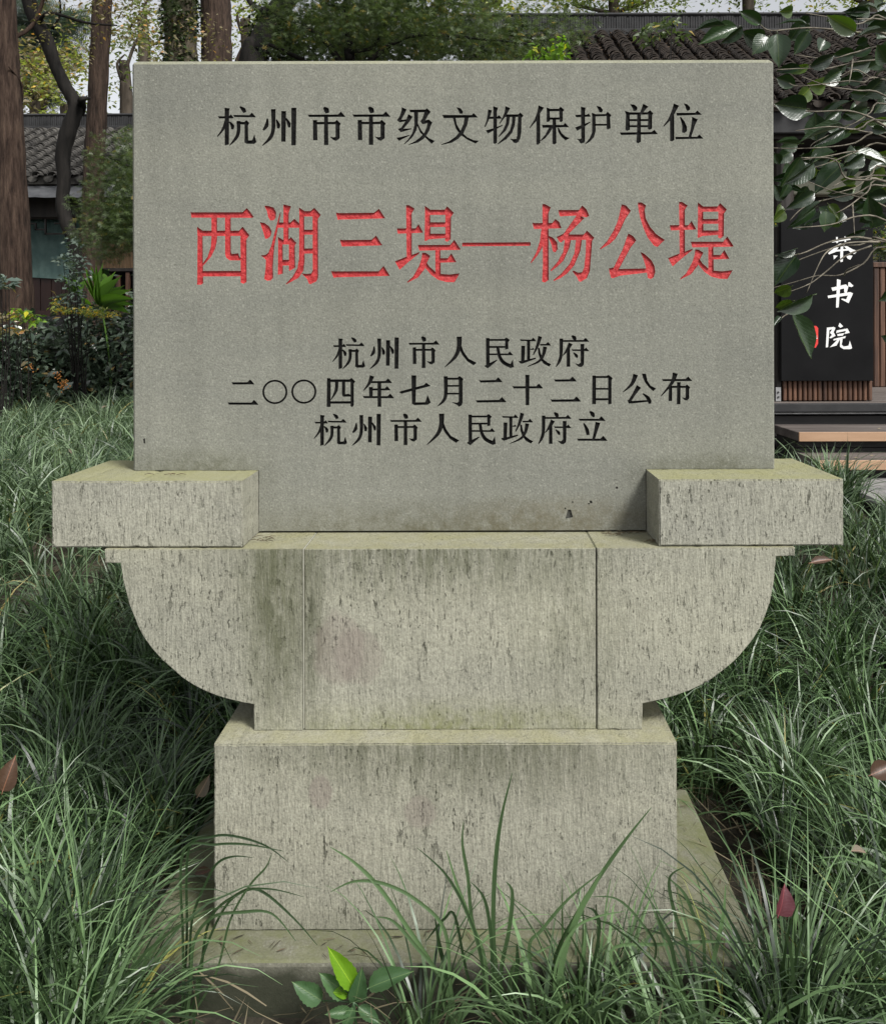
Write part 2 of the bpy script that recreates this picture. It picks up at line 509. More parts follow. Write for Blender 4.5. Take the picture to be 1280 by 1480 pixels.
GL['di'] = ((460,280,5.818), [
 [(740,92),(765,93),(812,122),(788,160),(788,540),(745,540)],
 [(662,288),(820,288),(845,252),(884,325),(670,332)],
 [(645,565),(745,525),(790,510),(850,488),(852,497),(760,570),(685,635)],
 [(900,134),(942,134),(945,375),(900,397),(895,390)],
 [(897,97),(945,132),(1065,132),(1085,103),(1142,158),(1118,190),(1115,380),(1085,402),(1065,390),(1070,370),(1070,175),(900,175)],
 [(935,237),(1075,237),(1075,277),(935,277)], [(935,333),(1075,333),(1075,370),(935,380)],
 [(838,428),(1110,428),(1145,385),(1197,465),(1190,470),(850,475)],
 [(985,460),(1027,460),(1030,680),(985,672)],
 [(1022,540),(1090,540),(1120,497),(1162,573),(1022,577)],
 [(875,492),(905,495),(943,520),(915,575),(895,630),(840,700),(750,745),(747,738),(800,690),(850,600),(870,540)],
 [(905,565),(935,610),(985,655),(1030,672),(1100,678),(1190,667),(1145,742),(1080,740),(1010,722),(950,680),(898,618)]])
GL['dash'] = ((660,280,5.818), [[(47,410),(622,407),(622,437),(47,440)]])
GL['yang'] = ((660,280,5.818), [
 [(722,87),(745,87),(793,115),(773,160),(773,725),(740,747),(718,738),(725,600)],
 [(637,242),(655,246),(805,246),(830,213),(865,240),(882,290),(650,296)],
 [(715,285),(760,290),(740,380),(720,450),(680,520),(625,585),(622,575),(670,490),(700,400)],
 [(765,350),(810,370),(845,410),(850,465),(830,493),(810,485),(795,420)],
 [(855,137),(1030,137),(1057,98),(1095,135),(1115,187),(1090,200),(1010,184),(868,190)],
 [(1015,175),(1075,205),(1040,240),(950,330),(945,350),(880,410),(865,405),(840,365),(900,335)],
 [(930,343),(1070,343),(1095,310),(1158,370),(1140,395),(1130,520),(1120,650),(1095,710),(1040,742),(1025,735),(1010,700),(970,652),(985,648),(1020,665),(1055,660),(1072,620),(1085,500),(1088,388),(880,392)],
 [(912,380),(963,380),(950,450),(900,560),(850,610),(795,652),(787,643),(850,570),(895,490)],
 [(1005,380),(1055,380),(1040,480),(990,600),(930,670),(870,712),(815,735),(812,727),(880,670),(950,590),(990,500)]])
GL['gong'] = ((850,280,5.818), [
 [(283,90),(320,100),(360,145),(310,220),(270,310),(230,380),(180,425),(105,468),(98,463),(160,400),(215,310),(250,230),(270,150)],
 [(418,75),(450,75),(488,100),(475,140),(485,210),(520,280),(570,340),(645,392),(620,412),(585,450),(555,440),(500,370),(465,290),(440,210),(425,140)],
 [(338,335),(380,360),(405,395),(360,450),(255,640),(250,670),(200,690),(215,620),(290,470),(315,400)],
 [(172,630),(205,623),(255,635),(490,630),(495,665),(270,690),(205,713),(190,705)],
 [(437,490),(475,510),(530,560),(557,610),(563,660),(550,705),(525,720),(500,710),(493,660),(480,600),(465,550)]])
G_, H_, I_, J_, K_, L_, M_ = (470,475,6.4), (660,475,6.4), (440,590,5.565), (320,535,5.565), (540,535,5.333), (770,535,5.333), (660,590,5.565)
N_, O_, Q_, T_ = (570,145,9.846), (700,145,9.846), (825,140,9.846), (895,140,9.846)
GL['hang'] = (G_, [heng(70,157,192,157,17,.7), [(122,85),(163,90),(157,110),(155,362),(122,370)], rib((135,180,26),(108,248,20),(64,303,5)), rib((158,190,8),(182,222,30),(180,248,18)),
 rib((240,78,8),(268,100,34),(278,122,24)), heng(188,147,364,150,17), rib((230,185,30),(228,270,28),(205,320,24),(158,370,4)), [(214,190),(275,192),(290,178),(313,200),(303,220),(305,345),(276,350),(276,212),(214,210)],
 [(275,320),(303,320),(306,332),(335,330),(352,285),(368,345),(350,358),(290,357),(275,345)]])
GL['zhou'] = (G_, [rib((452,160,10),(445,215,32),(418,250,14)), rib((498,88,36),(498,240,30),(472,312,28),(410,370,4)), rib((522,168,8),(538,210,30),(536,237,20)),
 rib((580,103,38),(577,340,34)), rib((598,158,8),(620,200,30),(623,230,18)), rib((660,78,40),(657,368,36))])
GL['shi'] = (G_, [rib((890,73,14),(910,92,42),(918,117,26)), heng(768,137,1055,137,19), rib((908,135,30),(908,362,34)), rib((823,170,32),(825,325,34)),
 [(815,184),(975,184),(990,168),(1020,198),(1012,215),(1012,310),(985,330),(965,325),(935,297),(965,303),(980,300),(980,203),(815,203)]])
GL['ren'] = (I_, [rib((1100,42,44),(1097,130,36),(1065,210,28),(980,294,4)), [(1090,110),(1112,100),(1135,165),(1175,222),(1242,258),(1215,278),(1165,245),(1125,195),(1098,140)]])
GL['min'] = (H_, [rib((285,86,34),(286,345,34)), [(250,345),(300,318),(370,286),(372,296),(285,368)], [(280,95),(440,95),(458,80),(490,105),(475,125),(475,188),(445,194),(445,113),(280,113)],
 [(290,160),(465,160),(465,178),(290,178)], heng(295,236,520,238,17), rib((378,172,28),(392,250,30),(430,312,34),(505,350,34)), [(485,345),(517,283),(525,355),(500,364)]])
GL['zheng'] = (H_, [heng(580,106,735,110,16), rib((662,108,30),(662,300,28)), heng(675,192,715,190,12,.5), rib((613,158,36),(608,305,32)), [(570,300),(600,298),(728,268),(732,280),(600,326),(580,318)],
 rib((770,72,38),(742,165,26),(705,244,8)), heng(765,150,870,150,16), rib((815,168,38),(798,245,28),(755,305,22),(650,352,4)), [(748,175),(765,180),(775,230),(800,285),(840,315),(872,330),(850,352),(800,325),(768,280),(752,235)]])
GL['fu'] = (H_, [rib((1062,66,12),(1085,86,40),(1093,108,22)), heng(950,115,1222,115,18), rib((965,93,34),(962,240,30),(945,305,28),(915,357,5)), rib((1052,138,42),(1018,200,26),(978,252,5)),
 rib((1030,180,30),(1030,354,34)), heng(1060,200,1222,202,16), rib((1160,143,36),(1159,320,32)), [(1090,322),(1125,330),(1143,315),(1175,305),(1172,338),(1150,358),(1125,355)], rib((1076,222,8),(1103,250,30),(1112,272,12))])
GL['er1'] = (J_, [heng(80,100,264,100,19), heng(48,262,295,264,19)])
GL['ling1'] = (J_, ring(428,170,85,101))
GL['ling2'] = (J_, ring(661,168,85,101))
GL['si'] = (J_, [rib((862,60,30),(860,292,32)), [(855,70),(1028,70),(1045,58),(1075,88),(1063,105),(1063,280),(1050,294),(1036,288),(1036,92),(855,92)], [(865,246),(1042,246),(1042,266),(865,266)],
 rib((925,82,28),(920,160,26),(878,236,4)), [(967,85),(994,85),(993,190),(1020,186),(1042,198),(1035,210),(975,210),(967,195)]])
GL['nian'] = (J_, [rib((1210,43,38),(1185,105,24),(1140,162,5)), heng(1193,93,1371,93,18), heng(1192,152,1358,152,17,.9), rib((1200,132,32),(1200,212,28)), heng(1135,213,1387,215,18), rib((1268,88,30),(1268,292,30))])
GL['qi'] = (K_, [[(193,165),(205,160),(385,112),(403,94),(438,120),(400,130),(212,180)], rib((308,38,38),(306,252,28)), [(292,235),(320,246),(395,245),(413,188),(438,248),(415,265),(310,268),(292,255)]])
GL['yue'] = (K_, [rib((553,46,32),(553,180,28),(535,235,24),(490,277,4)), [(545,57),(645,57),(660,42),(690,68),(683,82),(683,250),(676,270),(655,282),(640,268),(597,245),(640,250),(653,240),(653,73),(545,73)], [(560,113),(662,113),(662,127),(560,127)], [(560,173),(662,173),(662,187),(560,187)]])
GL['er2'] = (K_, [heng(810,86,990,84,18), heng(784,240,1020,238,19)])
GL['shi10'] = (K_, [heng(1066,132,1303,133,18), rib((1182,36,32),(1182,271,28))])
GL['er3'] = (L_, [heng(161,81,336,80,18), heng(133,236,368,235,19)])
GL['ri'] = (L_, [rib((470,43,28),(468,264,30)), [(460,47),(565,47),(580,38),(612,62),(604,80),(603,262),(577,266),(577,63),(460,63)], [(475,139),(590,139),(590,153),(475,153)], [(475,218),(590,218),(590,235),(475,235)]])
GL['gong2'] = (L_, [rib((790,36,40),(760,110,26),(690,173,4)), [(838,28),(870,32),(880,85),(905,122),(948,145),(925,166),(890,135),(860,95),(845,60)], rib((815,128,40),(775,190,24),(738,248,22)),
 [(725,232),(760,240),(885,233),(888,247),(760,260),(735,260)], rib((845,183,8),(882,215,28),(900,250,30)), rib((895,235,26),(898,262,22))])
GL['bu'] = (L_, [rib((1095,26,42),(1070,100,26),(983,206,5)), heng(992,80,1225,80,17), rib((1058,130,26),(1056,242,28)),
 [(1045,124),(1172,124),(1186,114),(1210,136),(1202,150),(1202,222),(1185,239),(1165,235),(1145,213),(1168,218),(1174,214),(1174,141),(1045,141)], rib((1122,96,28),(1120,267,28))])
GL['li'] = (M_, [rib((1065,28,10),(1088,48,36),(1099,74,14)), heng(975,94,1192,96,18), rib((1018,123,10),(1043,175,30),(1052,218,26)), rib((1132,116,40),(1110,200,26),(1095,255,20)), heng(963,255,1208,256,19)])
GL['ji'] = (N_, [[(112,90),(182,122),(150,190),(105,268),(130,270),(180,262),(175,290),(80,308),(40,275),(80,225),(105,150)],
 [(205,190),(267,228),(220,300),(135,398),(250,392),(250,405),(95,448),(55,400),(100,385),(165,290),(185,240)], [(35,525),(80,520),(218,485),(222,495),(70,570)],
 [(220,127),(450,125),(470,107),(525,158),(490,200),(445,280),(495,265),(548,312),(525,350),(505,420),(460,495),(420,545),(340,595),(210,628),(210,620),(300,575),(380,515),(430,455),(465,380),(475,320),(405,335),(375,295),(410,240),(432,165),(230,165)],
 [(285,155),(345,155),(340,330),(320,420),(270,510),(200,580),(145,620),(140,612),(200,550),(260,460),(290,350)],
 [(330,350),(345,330),(380,410),(430,475),(500,535),(580,572),(535,615),(450,530),(370,450)]])
GL['wen'] = (N_, [[(888,93),(950,108),(985,160),(970,188),(935,185),(915,140)], [(688,203),(1105,205),(1135,177),(1195,240),(710,250)],
 [(1005,235),(1065,235),(1040,350),(990,460),(920,540),(820,600),(672,630),(670,622),(780,580),(880,510),(945,430),(990,330)],
 [(835,240),(875,240),(895,340),(950,435),(1040,520),(1130,562),(1212,572),(1160,612),(1050,560),(950,490),(880,400)]])
GL['wu'] = (O_, [[(60,125),(115,140),(90,220),(60,300),(20,380),(5,370),(35,290),(50,200)], [(70,230),(190,228),(215,207),(262,258),(75,262)], [(132,80),(200,102),(185,160),(185,600),(150,620),(132,608)],
 [(25,425),(130,395),(265,345),(268,355),(170,410),(55,470)], [(305,80),(375,108),(335,180),(290,250),(225,333),(217,325),(260,250),(295,160)],
 [(310,197),(490,197),(515,170),(562,215),(535,250),(530,450),(515,540),(490,590),(455,610),(420,600),(400,570),(365,545),(420,550),(460,545),(470,500),(485,235),(290,235)],
 [(320,225),(370,225),(355,340),(310,430),(210,522),(202,515),(270,420),(310,330)], [(400,225),(450,225),(440,350),(400,460),(320,550),(195,625),(190,615),(290,520),(365,430),(395,330)]])
GL['bao'] = (O_, [[(775,70),(855,103),(800,180),(750,290),(655,393),(645,388),(720,270),(760,160)], [(745,270),(798,170),(800,605),(765,632),(743,625)], [(893,122),(936,122),(938,295),(905,312),(890,300)],
 [(890,97),(940,120),(1065,118),(1090,88),(1145,138),(1122,160),(1120,295),(1095,312),(1075,300),(1070,155),(893,155)], [(930,243),(1080,243),(1080,275),(930,275)],
 [(825,348),(1130,350),(1155,320),(1212,382),(835,390)], [(975,265),(1025,265),(1030,610),(1000,628),(972,615)], [(930,380),(985,380),(930,470),(870,540),(805,580),(800,572),(870,490)],
 [(1045,380),(1070,400),(1105,465),(1160,515),(1220,537),(1160,570),(1100,520),(1055,450)]])
GL['hu4'] = (Q_, [[(65,255),(235,253),(258,235),(293,283),(80,290)], [(148,138),(215,155),(207,210),(205,630),(190,655),(148,665),(130,650),(115,620),(80,595),(130,603),(152,590)],
 [(65,435),(160,400),(283,352),(285,365),(190,430),(95,485)], [(368,128),(425,140),(462,185),(450,222),(410,220),(395,180)],
 [(307,250),(356,250),(358,480),(335,570),(280,635),(212,675),(208,665),(270,590),(305,510)], [(303,225),(360,247),(500,245),(528,212),(583,262),(562,290),(570,450),(530,465),(515,455),(512,275),(306,280)], [(350,385),(520,385),(520,412),(350,412)]])
GL['dan'] = (Q_, [[(850,108),(905,110),(950,145),(950,180),(930,203),(895,203),(880,160)], [(1035,100),(1112,142),(1080,170),(1030,230),(985,235),(1010,170)], [(792,224),(841,224),(845,470),(805,487),(780,470),(790,230)],
 [(772,200),(845,222),(1095,222),(1130,192),(1180,238),(1162,260),(1160,455),(1125,472),(1100,460),(1105,255),(790,258)], [(840,318),(1110,318),(1110,348),(840,348)], [(840,405),(1110,405),(1110,435),(840,435)],
 [(948,230),(1000,230),(1000,640),(965,665),(935,650),(945,500)], [(700,508),(1150,503),(1195,473),(1242,535),(720,545)]])
GL['wei'] = (T_, [[(780,97),(855,130),(815,200),(750,320),(640,428),(630,415),(700,320),(755,190)], [(725,310),(785,240),(787,620),(755,637),(725,630)], [(920,97),(970,108),(1012,150),(1012,185),(975,207),(955,180),(945,140)],
 [(815,232),(1085,230),(1115,198),(1182,260),(825,272)], [(865,290),(885,292),(930,350),(968,430),(965,495),(930,520),(895,510),(900,430),(885,360)], [(1040,288),(1122,325),(1085,400),(1025,585),(985,585),(1020,460),(1035,360)],
 [(800,573),(1110,573),(1145,540),(1202,600),(805,608)]])

def glyph_px(key, box=None, off=(0, 0)):
    (ox, oy, s), polys = GL[key]
    P = [[(ox + x / s + off[0], oy + y / s + off[1]) for x, y in pl] for pl in polys]
    if box:
        xs = [x for pl in P for x, y in pl]; ys = [y for pl in P for x, y in pl]
        a0, a1, b0, b1 = min(xs), max(xs), min(ys), max(ys)
        X0, X1, Y0, Y1 = box
        P = [[(X0 + (x-a0)/(a1-a0)*(X1-X0), Y0 + (y-b0)/(b1-b0)*(Y1-Y0)) for x, y in pl] for pl in P]
    return P

CARVED = [('red', glyph_px(k)) for k in ('xi','hu','san','di','dash','yang','gong')] + [('red', glyph_px('di', off=(394.3, -3.6)))]
CARVED += [('black', glyph_px('hang', (314.3,371.3,152.3,209.3))), ('black', glyph_px('zhou', (379.3,429.2,154.6,209.6))), ('black', glyph_px('shi', (445.5,499.8,153.2,208.7))), ('black', glyph_px('shi', (510.2,564.8,153.2,208.7)))]
CARVED += [('black', glyph_px(k)) for k in ('ji','wen','wu','bao','hu4','dan','wei')]
CARVED += [('black', glyph_px(k)) for k in ('hang','zhou','shi','min','zheng','fu')] + [('black', glyph_px('ren', (641.9,688.6,486.3,530.9)))]
CARVED += [('black', glyph_px(k)) for k in ('er1','ling1','ling2','si','nian','qi','yue','er2','shi10','er3','ri','gong2','bu')]
CARVED += [('black', glyph_px('hang', (452.9,501.1,597.2,643.9))), ('black', glyph_px('zhou', (507.7,550,597.7,643.9))), ('black', glyph_px('shi', (563.1,608.9,597.2,643))), ('black', glyph_px('ren')),
 ('black', glyph_px('min', (673.5,715.7,598.1,643.6))), ('black', glyph_px('zheng', (723.3,770,596.3,641.6))), ('black', glyph_px('fu', (776.8,825,595.8,642.5))), ('black', glyph_px('li'))]
# ------------------------------------------------------------------ ground
def make_ground():
    m, n, l, p = new_mat('soil')
    geo = N(n, 'ShaderNodeNewGeometry')
    f = noise(n, l, geo.outputs['Position'], 14, 8, 0.7)
    l.new(ramp(n, l, f, [(0.35, (0.018,0.016,0.010)), (0.55, (0.045,0.038,0.024)), (0.7, (0.09,0.075,0.045))]), p.inputs['Base Color'])
    p.inputs['Roughness'].default_value = 0.95
    l.new(bump(n, l, f, 0.9, 0.02), p.inputs['Normal'])
    xs = np.concatenate([[-400,-150,-60,-25], np.linspace(-14, 14, 90), [25,60,150,400]])
    ys = np.concatenate([[-400,-120,-40,-12], np.linspace(-6, 24, 110), [40,90,200,500]])
    X, Y = np.meshgrid(xs, ys)
    Z = ground_z(X, Y) + 0.010*np.sin(X*9.3+Y*3.1)*np.sin(Y*8.7)
    V = np.stack([X.ravel(), Y.ravel(), Z.ravel()], 1)
    nx, ny = len(xs), len(ys)
    i = (np.arange(ny-1)[:,None]*nx + np.arange(nx-1)[None,:]).ravel()
    loops = np.stack([i, i+1, i+nx+1, i+nx], 1).ravel()
    o = np_mesh('ground', V, [4]*len(i), loops, m, smooth=True)
    tag(o, kind='structure')
make_ground()

# ------------------------------------------------------------------ the stone monument
PX = lambda px, Y: (px - VX) * Y / F
PZ = lambda py, Y: EYE - (py - VY) * Y / F
YS, YB, YP, YL, YF = 2.0, 1.862, 1.853, 1.7925, 1.702   # front faces: slab, shoulder blocks, pier, plinth, footing

mon = empty('stone_monument', (-0.058, 2.02, 0.08), 'grey stone monument with carved red and black characters on a stepped stone pedestal in grass', 'monument')
G1, G2, PK = (0.075,0.08,0.045), (0.10,0.105,0.06), (0.215,0.175,0.155)
st_slab = stone_mat('slab_stone', False, base=(0.200,0.202,0.172), stains=[(-0.05, 0.945, 0.62, 0.085, (0.085,0.078,0.045), 0.85, 'grime'), (-0.63, 1.085, 0.22, 0.06, (0.07,0.07,0.04), 0.75, 'grime'), (0.53, 1.08, 0.24, 0.05, (0.07,0.07,0.04), 0.75, 'grime'), (0.2, 0.98, 0.3, 0.06, (0.11,0.09,0.05), 0.5, 'grime')])
st_block = stone_mat('block_stone', True, base=(0.308,0.303,0.250), algae_lo=.55, algae_hi=.95, algae_c=(0.27,0.265,0.135))
st_pier = stone_mat('pier_stone', True, base=(0.315,0.309,0.248), algae_lo=.2, algae_hi=.85, algae_c=(0.26,0.25,0.14), stains=[
    (-0.415, 0.84, 0.085, 0.32, G2, 0.75, 'streak'), (-0.42, 0.86, 0.10, 0.34, G2, 0.7, 'grime'), (-0.12, 0.955, 0.50, 0.15, G2, 0.7, 'streak'), (-0.335, 0.75, 0.04, 0.3, G1, 0.7, 'streak'), (0.2, 0.8, 0.16, 0.3, G2, 0.3, 'streak'),
    (-0.05, 0.565, 0.45, 0.075, (0.15,0.16,0.055), 0.75, 'grime'), (-0.285, 0.735, 0.062, 0.095, PK, 0.38, 'patch'), (-0.245, 0.72, 0.06, 0.07, PK, 0.32, 'patch')])
st_plinth = stone_mat('plinth_stone', True, base=(0.308,0.300,0.240), algae_lo=.05, algae_hi=.7, algae_c=(0.28,0.27,0.15), stains=[
    (-0.05, 0.57, 0.55, 0.16, G1, 0.6, 'streak'), (-0.05, 0.57, 0.55, 0.1, G1, 0.4, 'grime'), (-0.314, 0.468, 0.028, 0.042, PK, 0.5, 'patch'), (-0.112, 0.43, 0.04, 0.04, PK, 0.4, 'patch'), (-0.05, 0.17, 0.6, 0.075, G1, 0.55, 'grime')])
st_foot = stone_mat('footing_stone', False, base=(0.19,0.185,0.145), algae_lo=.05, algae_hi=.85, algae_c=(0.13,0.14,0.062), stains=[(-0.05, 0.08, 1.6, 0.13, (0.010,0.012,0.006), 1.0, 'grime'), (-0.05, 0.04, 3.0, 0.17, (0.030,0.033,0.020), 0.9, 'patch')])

def paint_mat(name, c1, c2, rough):
    m, n, l, p = new_mat(name)
    geo = N(n, 'ShaderNodeNewGeometry')
    f = noise(n, l, geo.outputs['Position'], 160, 5, 0.7)
    l.new(ramp(n, l, f, [(0.35, c1), (0.62, c2)]), p.inputs['Base Color'])
    p.inputs['Roughness'].default_value = rough
    p.inputs['Specular IOR Level'].default_value = 0.12 if rough > .6 else 0.35
    l.new(bump(n, l, noise(n, l, geo.outputs['Position'], 85, 4, 0.6), 1.0, 0.004), p.inputs['Normal'])
    return m
red = paint_mat('red_paint', (0.30,0.018,0.020), (0.50,0.045,0.046), 0.5)
black = paint_mat('black_paint', (0.003,0.003,0.003), (0.009,0.009,0.008), 0.7)
chip_m = paint_mat('chipped_stone', (0.03,0.03,0.028), (0.07,0.07,0.06), 0.8)

CHIPS = [[(820,737),(824,737),(827,748),(816,750)], [(815,734),(817,734),(817,736.5),(815,736.5)], [(825.5,725),(827.5,725),(827.5,727),(825.5,727)],
         [(850.5,724),(854.5,724.5),(855,727.5),(852,728)], [(848.5,727.5),(851,727.5),(851,729.5),(849,729.5)], [(889,704),(892,704),(892,707),(889,707)],
         [(206.5,633),(209,632),(209.5,640),(207,639)]]

def build_slab():
    xl, xr = PX(191.5, YS), PX(1119, YS)
    zt = PZ(85.5, YS)
    zs, zb = 1.0875, 0.950
    il, ir = -0.4855, 0.3855
    pts = [(xl, zs), (xl, zt), (xr, zt), (xr, zs), (ir, zs), (ir, zb), (il, zb), (il, zs)]
    bm = bmesh.new()
    f = bm.faces.new([bm.verts.new((x, YS, z)) for x, z in pts])
    r = bmesh.ops.extrude_face_region(bm, geom=[f])
    for v in r['geom']:
        if isinstance(v, bmesh.types.BMVert): v.co.y = YS + 0.13
    bmesh.ops.recalc_face_normals(bm, faces=bm.faces[:])
    top = [e for e in bm.edges if all(abs(v.co.z - zt) < 1e-5 for v in e.verts)]
    bmesh.ops.bevel(bm, geom=top, offset=0.009, segments=1, affect='EDGES')
    sides = [e for e in bm.edges if e.calc_length() > 0.5 and abs((e.verts[0].co - e.verts[1].co).normalized().z) > 0.99]
    bmesh.ops.bevel(bm, geom=sides, offset=0.0045, segments=1, affect='EDGES')
    slab = bm_obj('inscribed_slab', bm, st_slab, mon)
    # cutters
    D = 0.0038
    V, Fc = [], []
    jobs = [(k, ps) for k, ps in CARVED] + [('chip', [c]) for c in CHIPS]
    for k, polys in jobs:
        for pl in polys:
            P = [(PX(x, YS), PZ(y, YS)) for x, y in pl]
            Q = []
            for q in P:
                if not Q or (abs(q[0]-Q[-1][0]) + abs(q[1]-Q[-1][1])) > 3e-4: Q.append(q)
            if abs(Q[0][0]-Q[-1][0]) + abs(Q[0][1]-Q[-1][1]) < 3e-4: Q.pop()
            area = sum(Q[i][0]*Q[(i+1)%len(Q)][1] - Q[(i+1)%len(Q)][0]*Q[i][1] for i in range(len(Q)))
            if area < 0: Q = Q[::-1]
            b, nq = len(V), len(Q)
            V += [(x, YS-0.01, z) for x, z in Q] + [(x, YS+D, z) for x, z in Q]
            tri = tessellate_polygon([[Vector((x, z, 0)) for x, z in Q]])
            for t in tri:
                Fc.append((b+t[0], b+t[1], b+t[2])); Fc.append((b+nq+t[2], b+nq+t[1], b+nq+t[0]))
            for i in range(nq):
                j = (i+1) % nq
                Fc.append((b+i, b+nq+i, b+nq+j, b+j))
    me = bpy.data.meshes.new('cut'); me.from_pydata(V, [], Fc)
    b2 = bmesh.new(); b2.from_mesh(me)
    # orient every prism outward
    bmesh.ops.recalc_face_normals(b2, faces=b2.faces[:]); b2.to_mesh(me); b2.free()
    cut = bpy.data.objects.new('cut', me); COL.objects.link(cut)
    md = slab.modifiers.new('carve', 'BOOLEAN'); md.object = cut; md.operation = 'DIFFERENCE'; md.solver = 'EXACT'; md.use_self = True
    dg = bpy.context.evaluated_depsgraph_get(); dg.update()
    res = bpy.data.meshes.new_from_object(slab.evaluated_get(dg))
    slab.modifiers.clear()
    bpy.data.objects.remove(cut)
    # split cavities off as the painted characters
    bm = bmesh.new(); bm.from_mesh(res)
    boxes = []
    for k, polys in jobs:
        xs = [PX(x, YS) for pl in polys for x, y in pl]; zs_ = [PZ(y, YS) for pl in polys for x, y in pl]
        boxes.append((min(xs)-4e-4, max(xs)+4e-4, min(zs_)-4e-4, max(zs_)+4e-4))
    groups = {}
    kill = []
    for f in bm.faces:
        ys = [v.co.y for v in f.verts]
        c = f.calc_center_median()
        if max(ys) > YS + D + 1e-4 or max(ys) < YS + 1e-4: continue
        hit = [i for i, b in enumerate(boxes) if b[0] <= c.x <= b[1] and b[2] <= c.z <= b[3]]
        if not hit: continue
        kill.append(f)
        if min(ys) > YS + D - 1e-4:
            i = min(hit, key=lambda i: (boxes[i][1]-boxes[i][0])*(boxes[i][3]-boxes[i][2]))
            groups.setdefault(i, []).append([(v.co.x, v.co.y, v.co.z) for v in f.verts])
    print('cavity faces', len(kill), 'groups', len(groups), 'of', len(jobs))
    bmesh.ops.delete(bm, geom=kill, context='FACES')
    bm.to_mesh(slab.data); bm.free()
    for i, faces in sorted(groups.items()):
        kind = jobs[i][0]
        b = bmesh.new(); vd = {}
        for f in faces:
            vs = []
            for co in f:
                key = tuple(round(c, 5) for c in co)
                if key not in vd: vd[key] = b.verts.new(co)
                if vd[key] not in vs: vs.append(vd[key])
            if len(vs) > 2:
                try: b.faces.new(vs)
                except ValueError: pass
        plate = [[v.co.copy() for v in f.verts] for f in b.faces]
        bmesh.ops.recalc_face_normals(b, faces=b.faces[:])
        th = {'red': 0.0014, 'black': 0.0007, 'chip': 0.0005}[kind]
        for v in b.verts: v.select = False
        r = bmesh.ops.inset_region(b, faces=b.faces[:], thickness=th, use_boundary=True, use_even_offset=False)
        for e in b.edges:
            if e.is_boundary:
                for v in e.verts: v.co.y = YS
        for pf in plate:   # the flat floor of the cut, a hair above the inset ring
            b.faces.new([b.verts.new((q.x, q.y - 0.0003, q.z)) for q in pf])
        b.normal_update()
        for f in b.faces:
            if f.normal.y > 0: f.normal_flip()
        nm = {'red': 'red_character', 'black': 'black_character', 'chip': 'chip'}[kind]
        me2 = bpy.data.meshes.new(nm); b.to_mesh(me2); b.free()
        me2.materials.append({'red': red, 'black': black, 'chip': chip_m}[kind])
        o = bpy.data.objects.new(nm, me2); link(o, mon)
        o.parent = slab; o.matrix_parent_inverse = slab.matrix_world.inverted()
    return slab
slab = build_slab()

def jitter_edges(o, amt, seed=0):
    """Slightly uneven hewn edges: subdivide and nudge."""
    bm = bmesh.new(); bm.from_mesh(o.data)
    bmesh.ops.subdivide_edges(bm, edges=[e for e in bm.edges if e.calc_length() > 0.05], cuts=9, use_grid_fill=True)
    rr = np.random.default_rng(seed)
    for v in bm.verts:
        v.co += Vector(rr.normal(0, amt, 3))
    bm.to_mesh(o.data); bm.free()

# shoulder blocks either side of the slab foot
blk = []
for nm, a, b, c, d in (('shoulder_block', PX(73.5,YB), -0.487, 0, 0), ('shoulder_block', 0.387, PX(1218,YB), 0, 0)):
    o = stone_prism(nm, [(a, 0.9475), (b, 0.9475), (b, 1.0865), (a, 1.0865)], YB, 2.165, st_block, mon, 0.0028, int(abs(a)*1000))
    blk.append(o)
blk[0]['label'] = 'shoulder block on the side nearer the trees'
blk[1]['label'] = 'shoulder block on the side nearer the steps'

# pier: a central block and two curved side brackets
LW = [(150.2,789.5),(150.6,812),(173,812.5),(176.6,837),(185.4,872),(197.7,903.7),(207,921),(218.8,937),(232,952),(246.9,965),(262,978.5),(278.6,989.5),(294,997.5),(310,1004),(326,1009),(341.8,1013),(365.4,1017.5),(365.4,1056.5)]
RW = [(1148,784),(1147,804.5),(1120.6,805.5),(1117,842.5),(1111,872.5),(1104,892),(1096,910),(1086,926),(1074,940.5),(1060,956),(1044,969.5),(1028,981.5),(1010,992),(993,1000),(976,1006),(950,1013),(927,1018),(926,1054)]
ZP, ZL = 0.9455, 0.5665
def wing(pts, xin, name):
    P = [(PX(x, YP), PZ(y, YP)) for x, y in pts]
    P[0] = (P[0][0], ZP); P[-1] = (P[-1][0], ZL)
    P = [(xin, ZP)] + P + [(xin, ZL)]
    return stone_prism(name, P, YP, 2.19, st_pier, mon, 0.0014, len(P), amt=.0002, chip=.0018, rate=.02)
gl, gr = PX(436.5, YP), PX(861.5, YP)
wl_ = wing(LW, gl, 'side_bracket')
wr_ = wing(RW, gr, 'side_bracket')
wl_['label'] = 'curved side bracket with dark algae streaks next to the joint'
wr_['label'] = 'curved clean side bracket nearer the steps'
# the centre sits between narrow open joints
box('pier_block', gl+0.0028, gr-0.0028, YP+0.0015, 2.188, ZL, ZP-0.0005, st_pier, mon, bev=0.0015, seg=1)
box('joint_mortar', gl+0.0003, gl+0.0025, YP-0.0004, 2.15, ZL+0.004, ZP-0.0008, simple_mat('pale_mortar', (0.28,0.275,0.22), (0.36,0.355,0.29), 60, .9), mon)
box('joint_core', gr-0.0024, gr-0.0004, YP+0.010, 2.15, ZL+0.004, ZP-0.0012, st_foot, mon)
# plinth, footing
pl = stone_prism('plinth', [(PX(306.5, YL), .189), (PX(976.3, YL), .189), (PX(976.3, YL), ZL-.0004), (PX(307.5, YL), ZL-.0004)], YL, 2.25, st_plinth, mon, 0.0028, 77)
bm = bmesh.new()
box_bm(bm, -0.672, 0.557, YF, 2.345, -0.15, 0.1885, 0.008, 2)
ft = bm_obj('footing', bm, st_foot, mon)
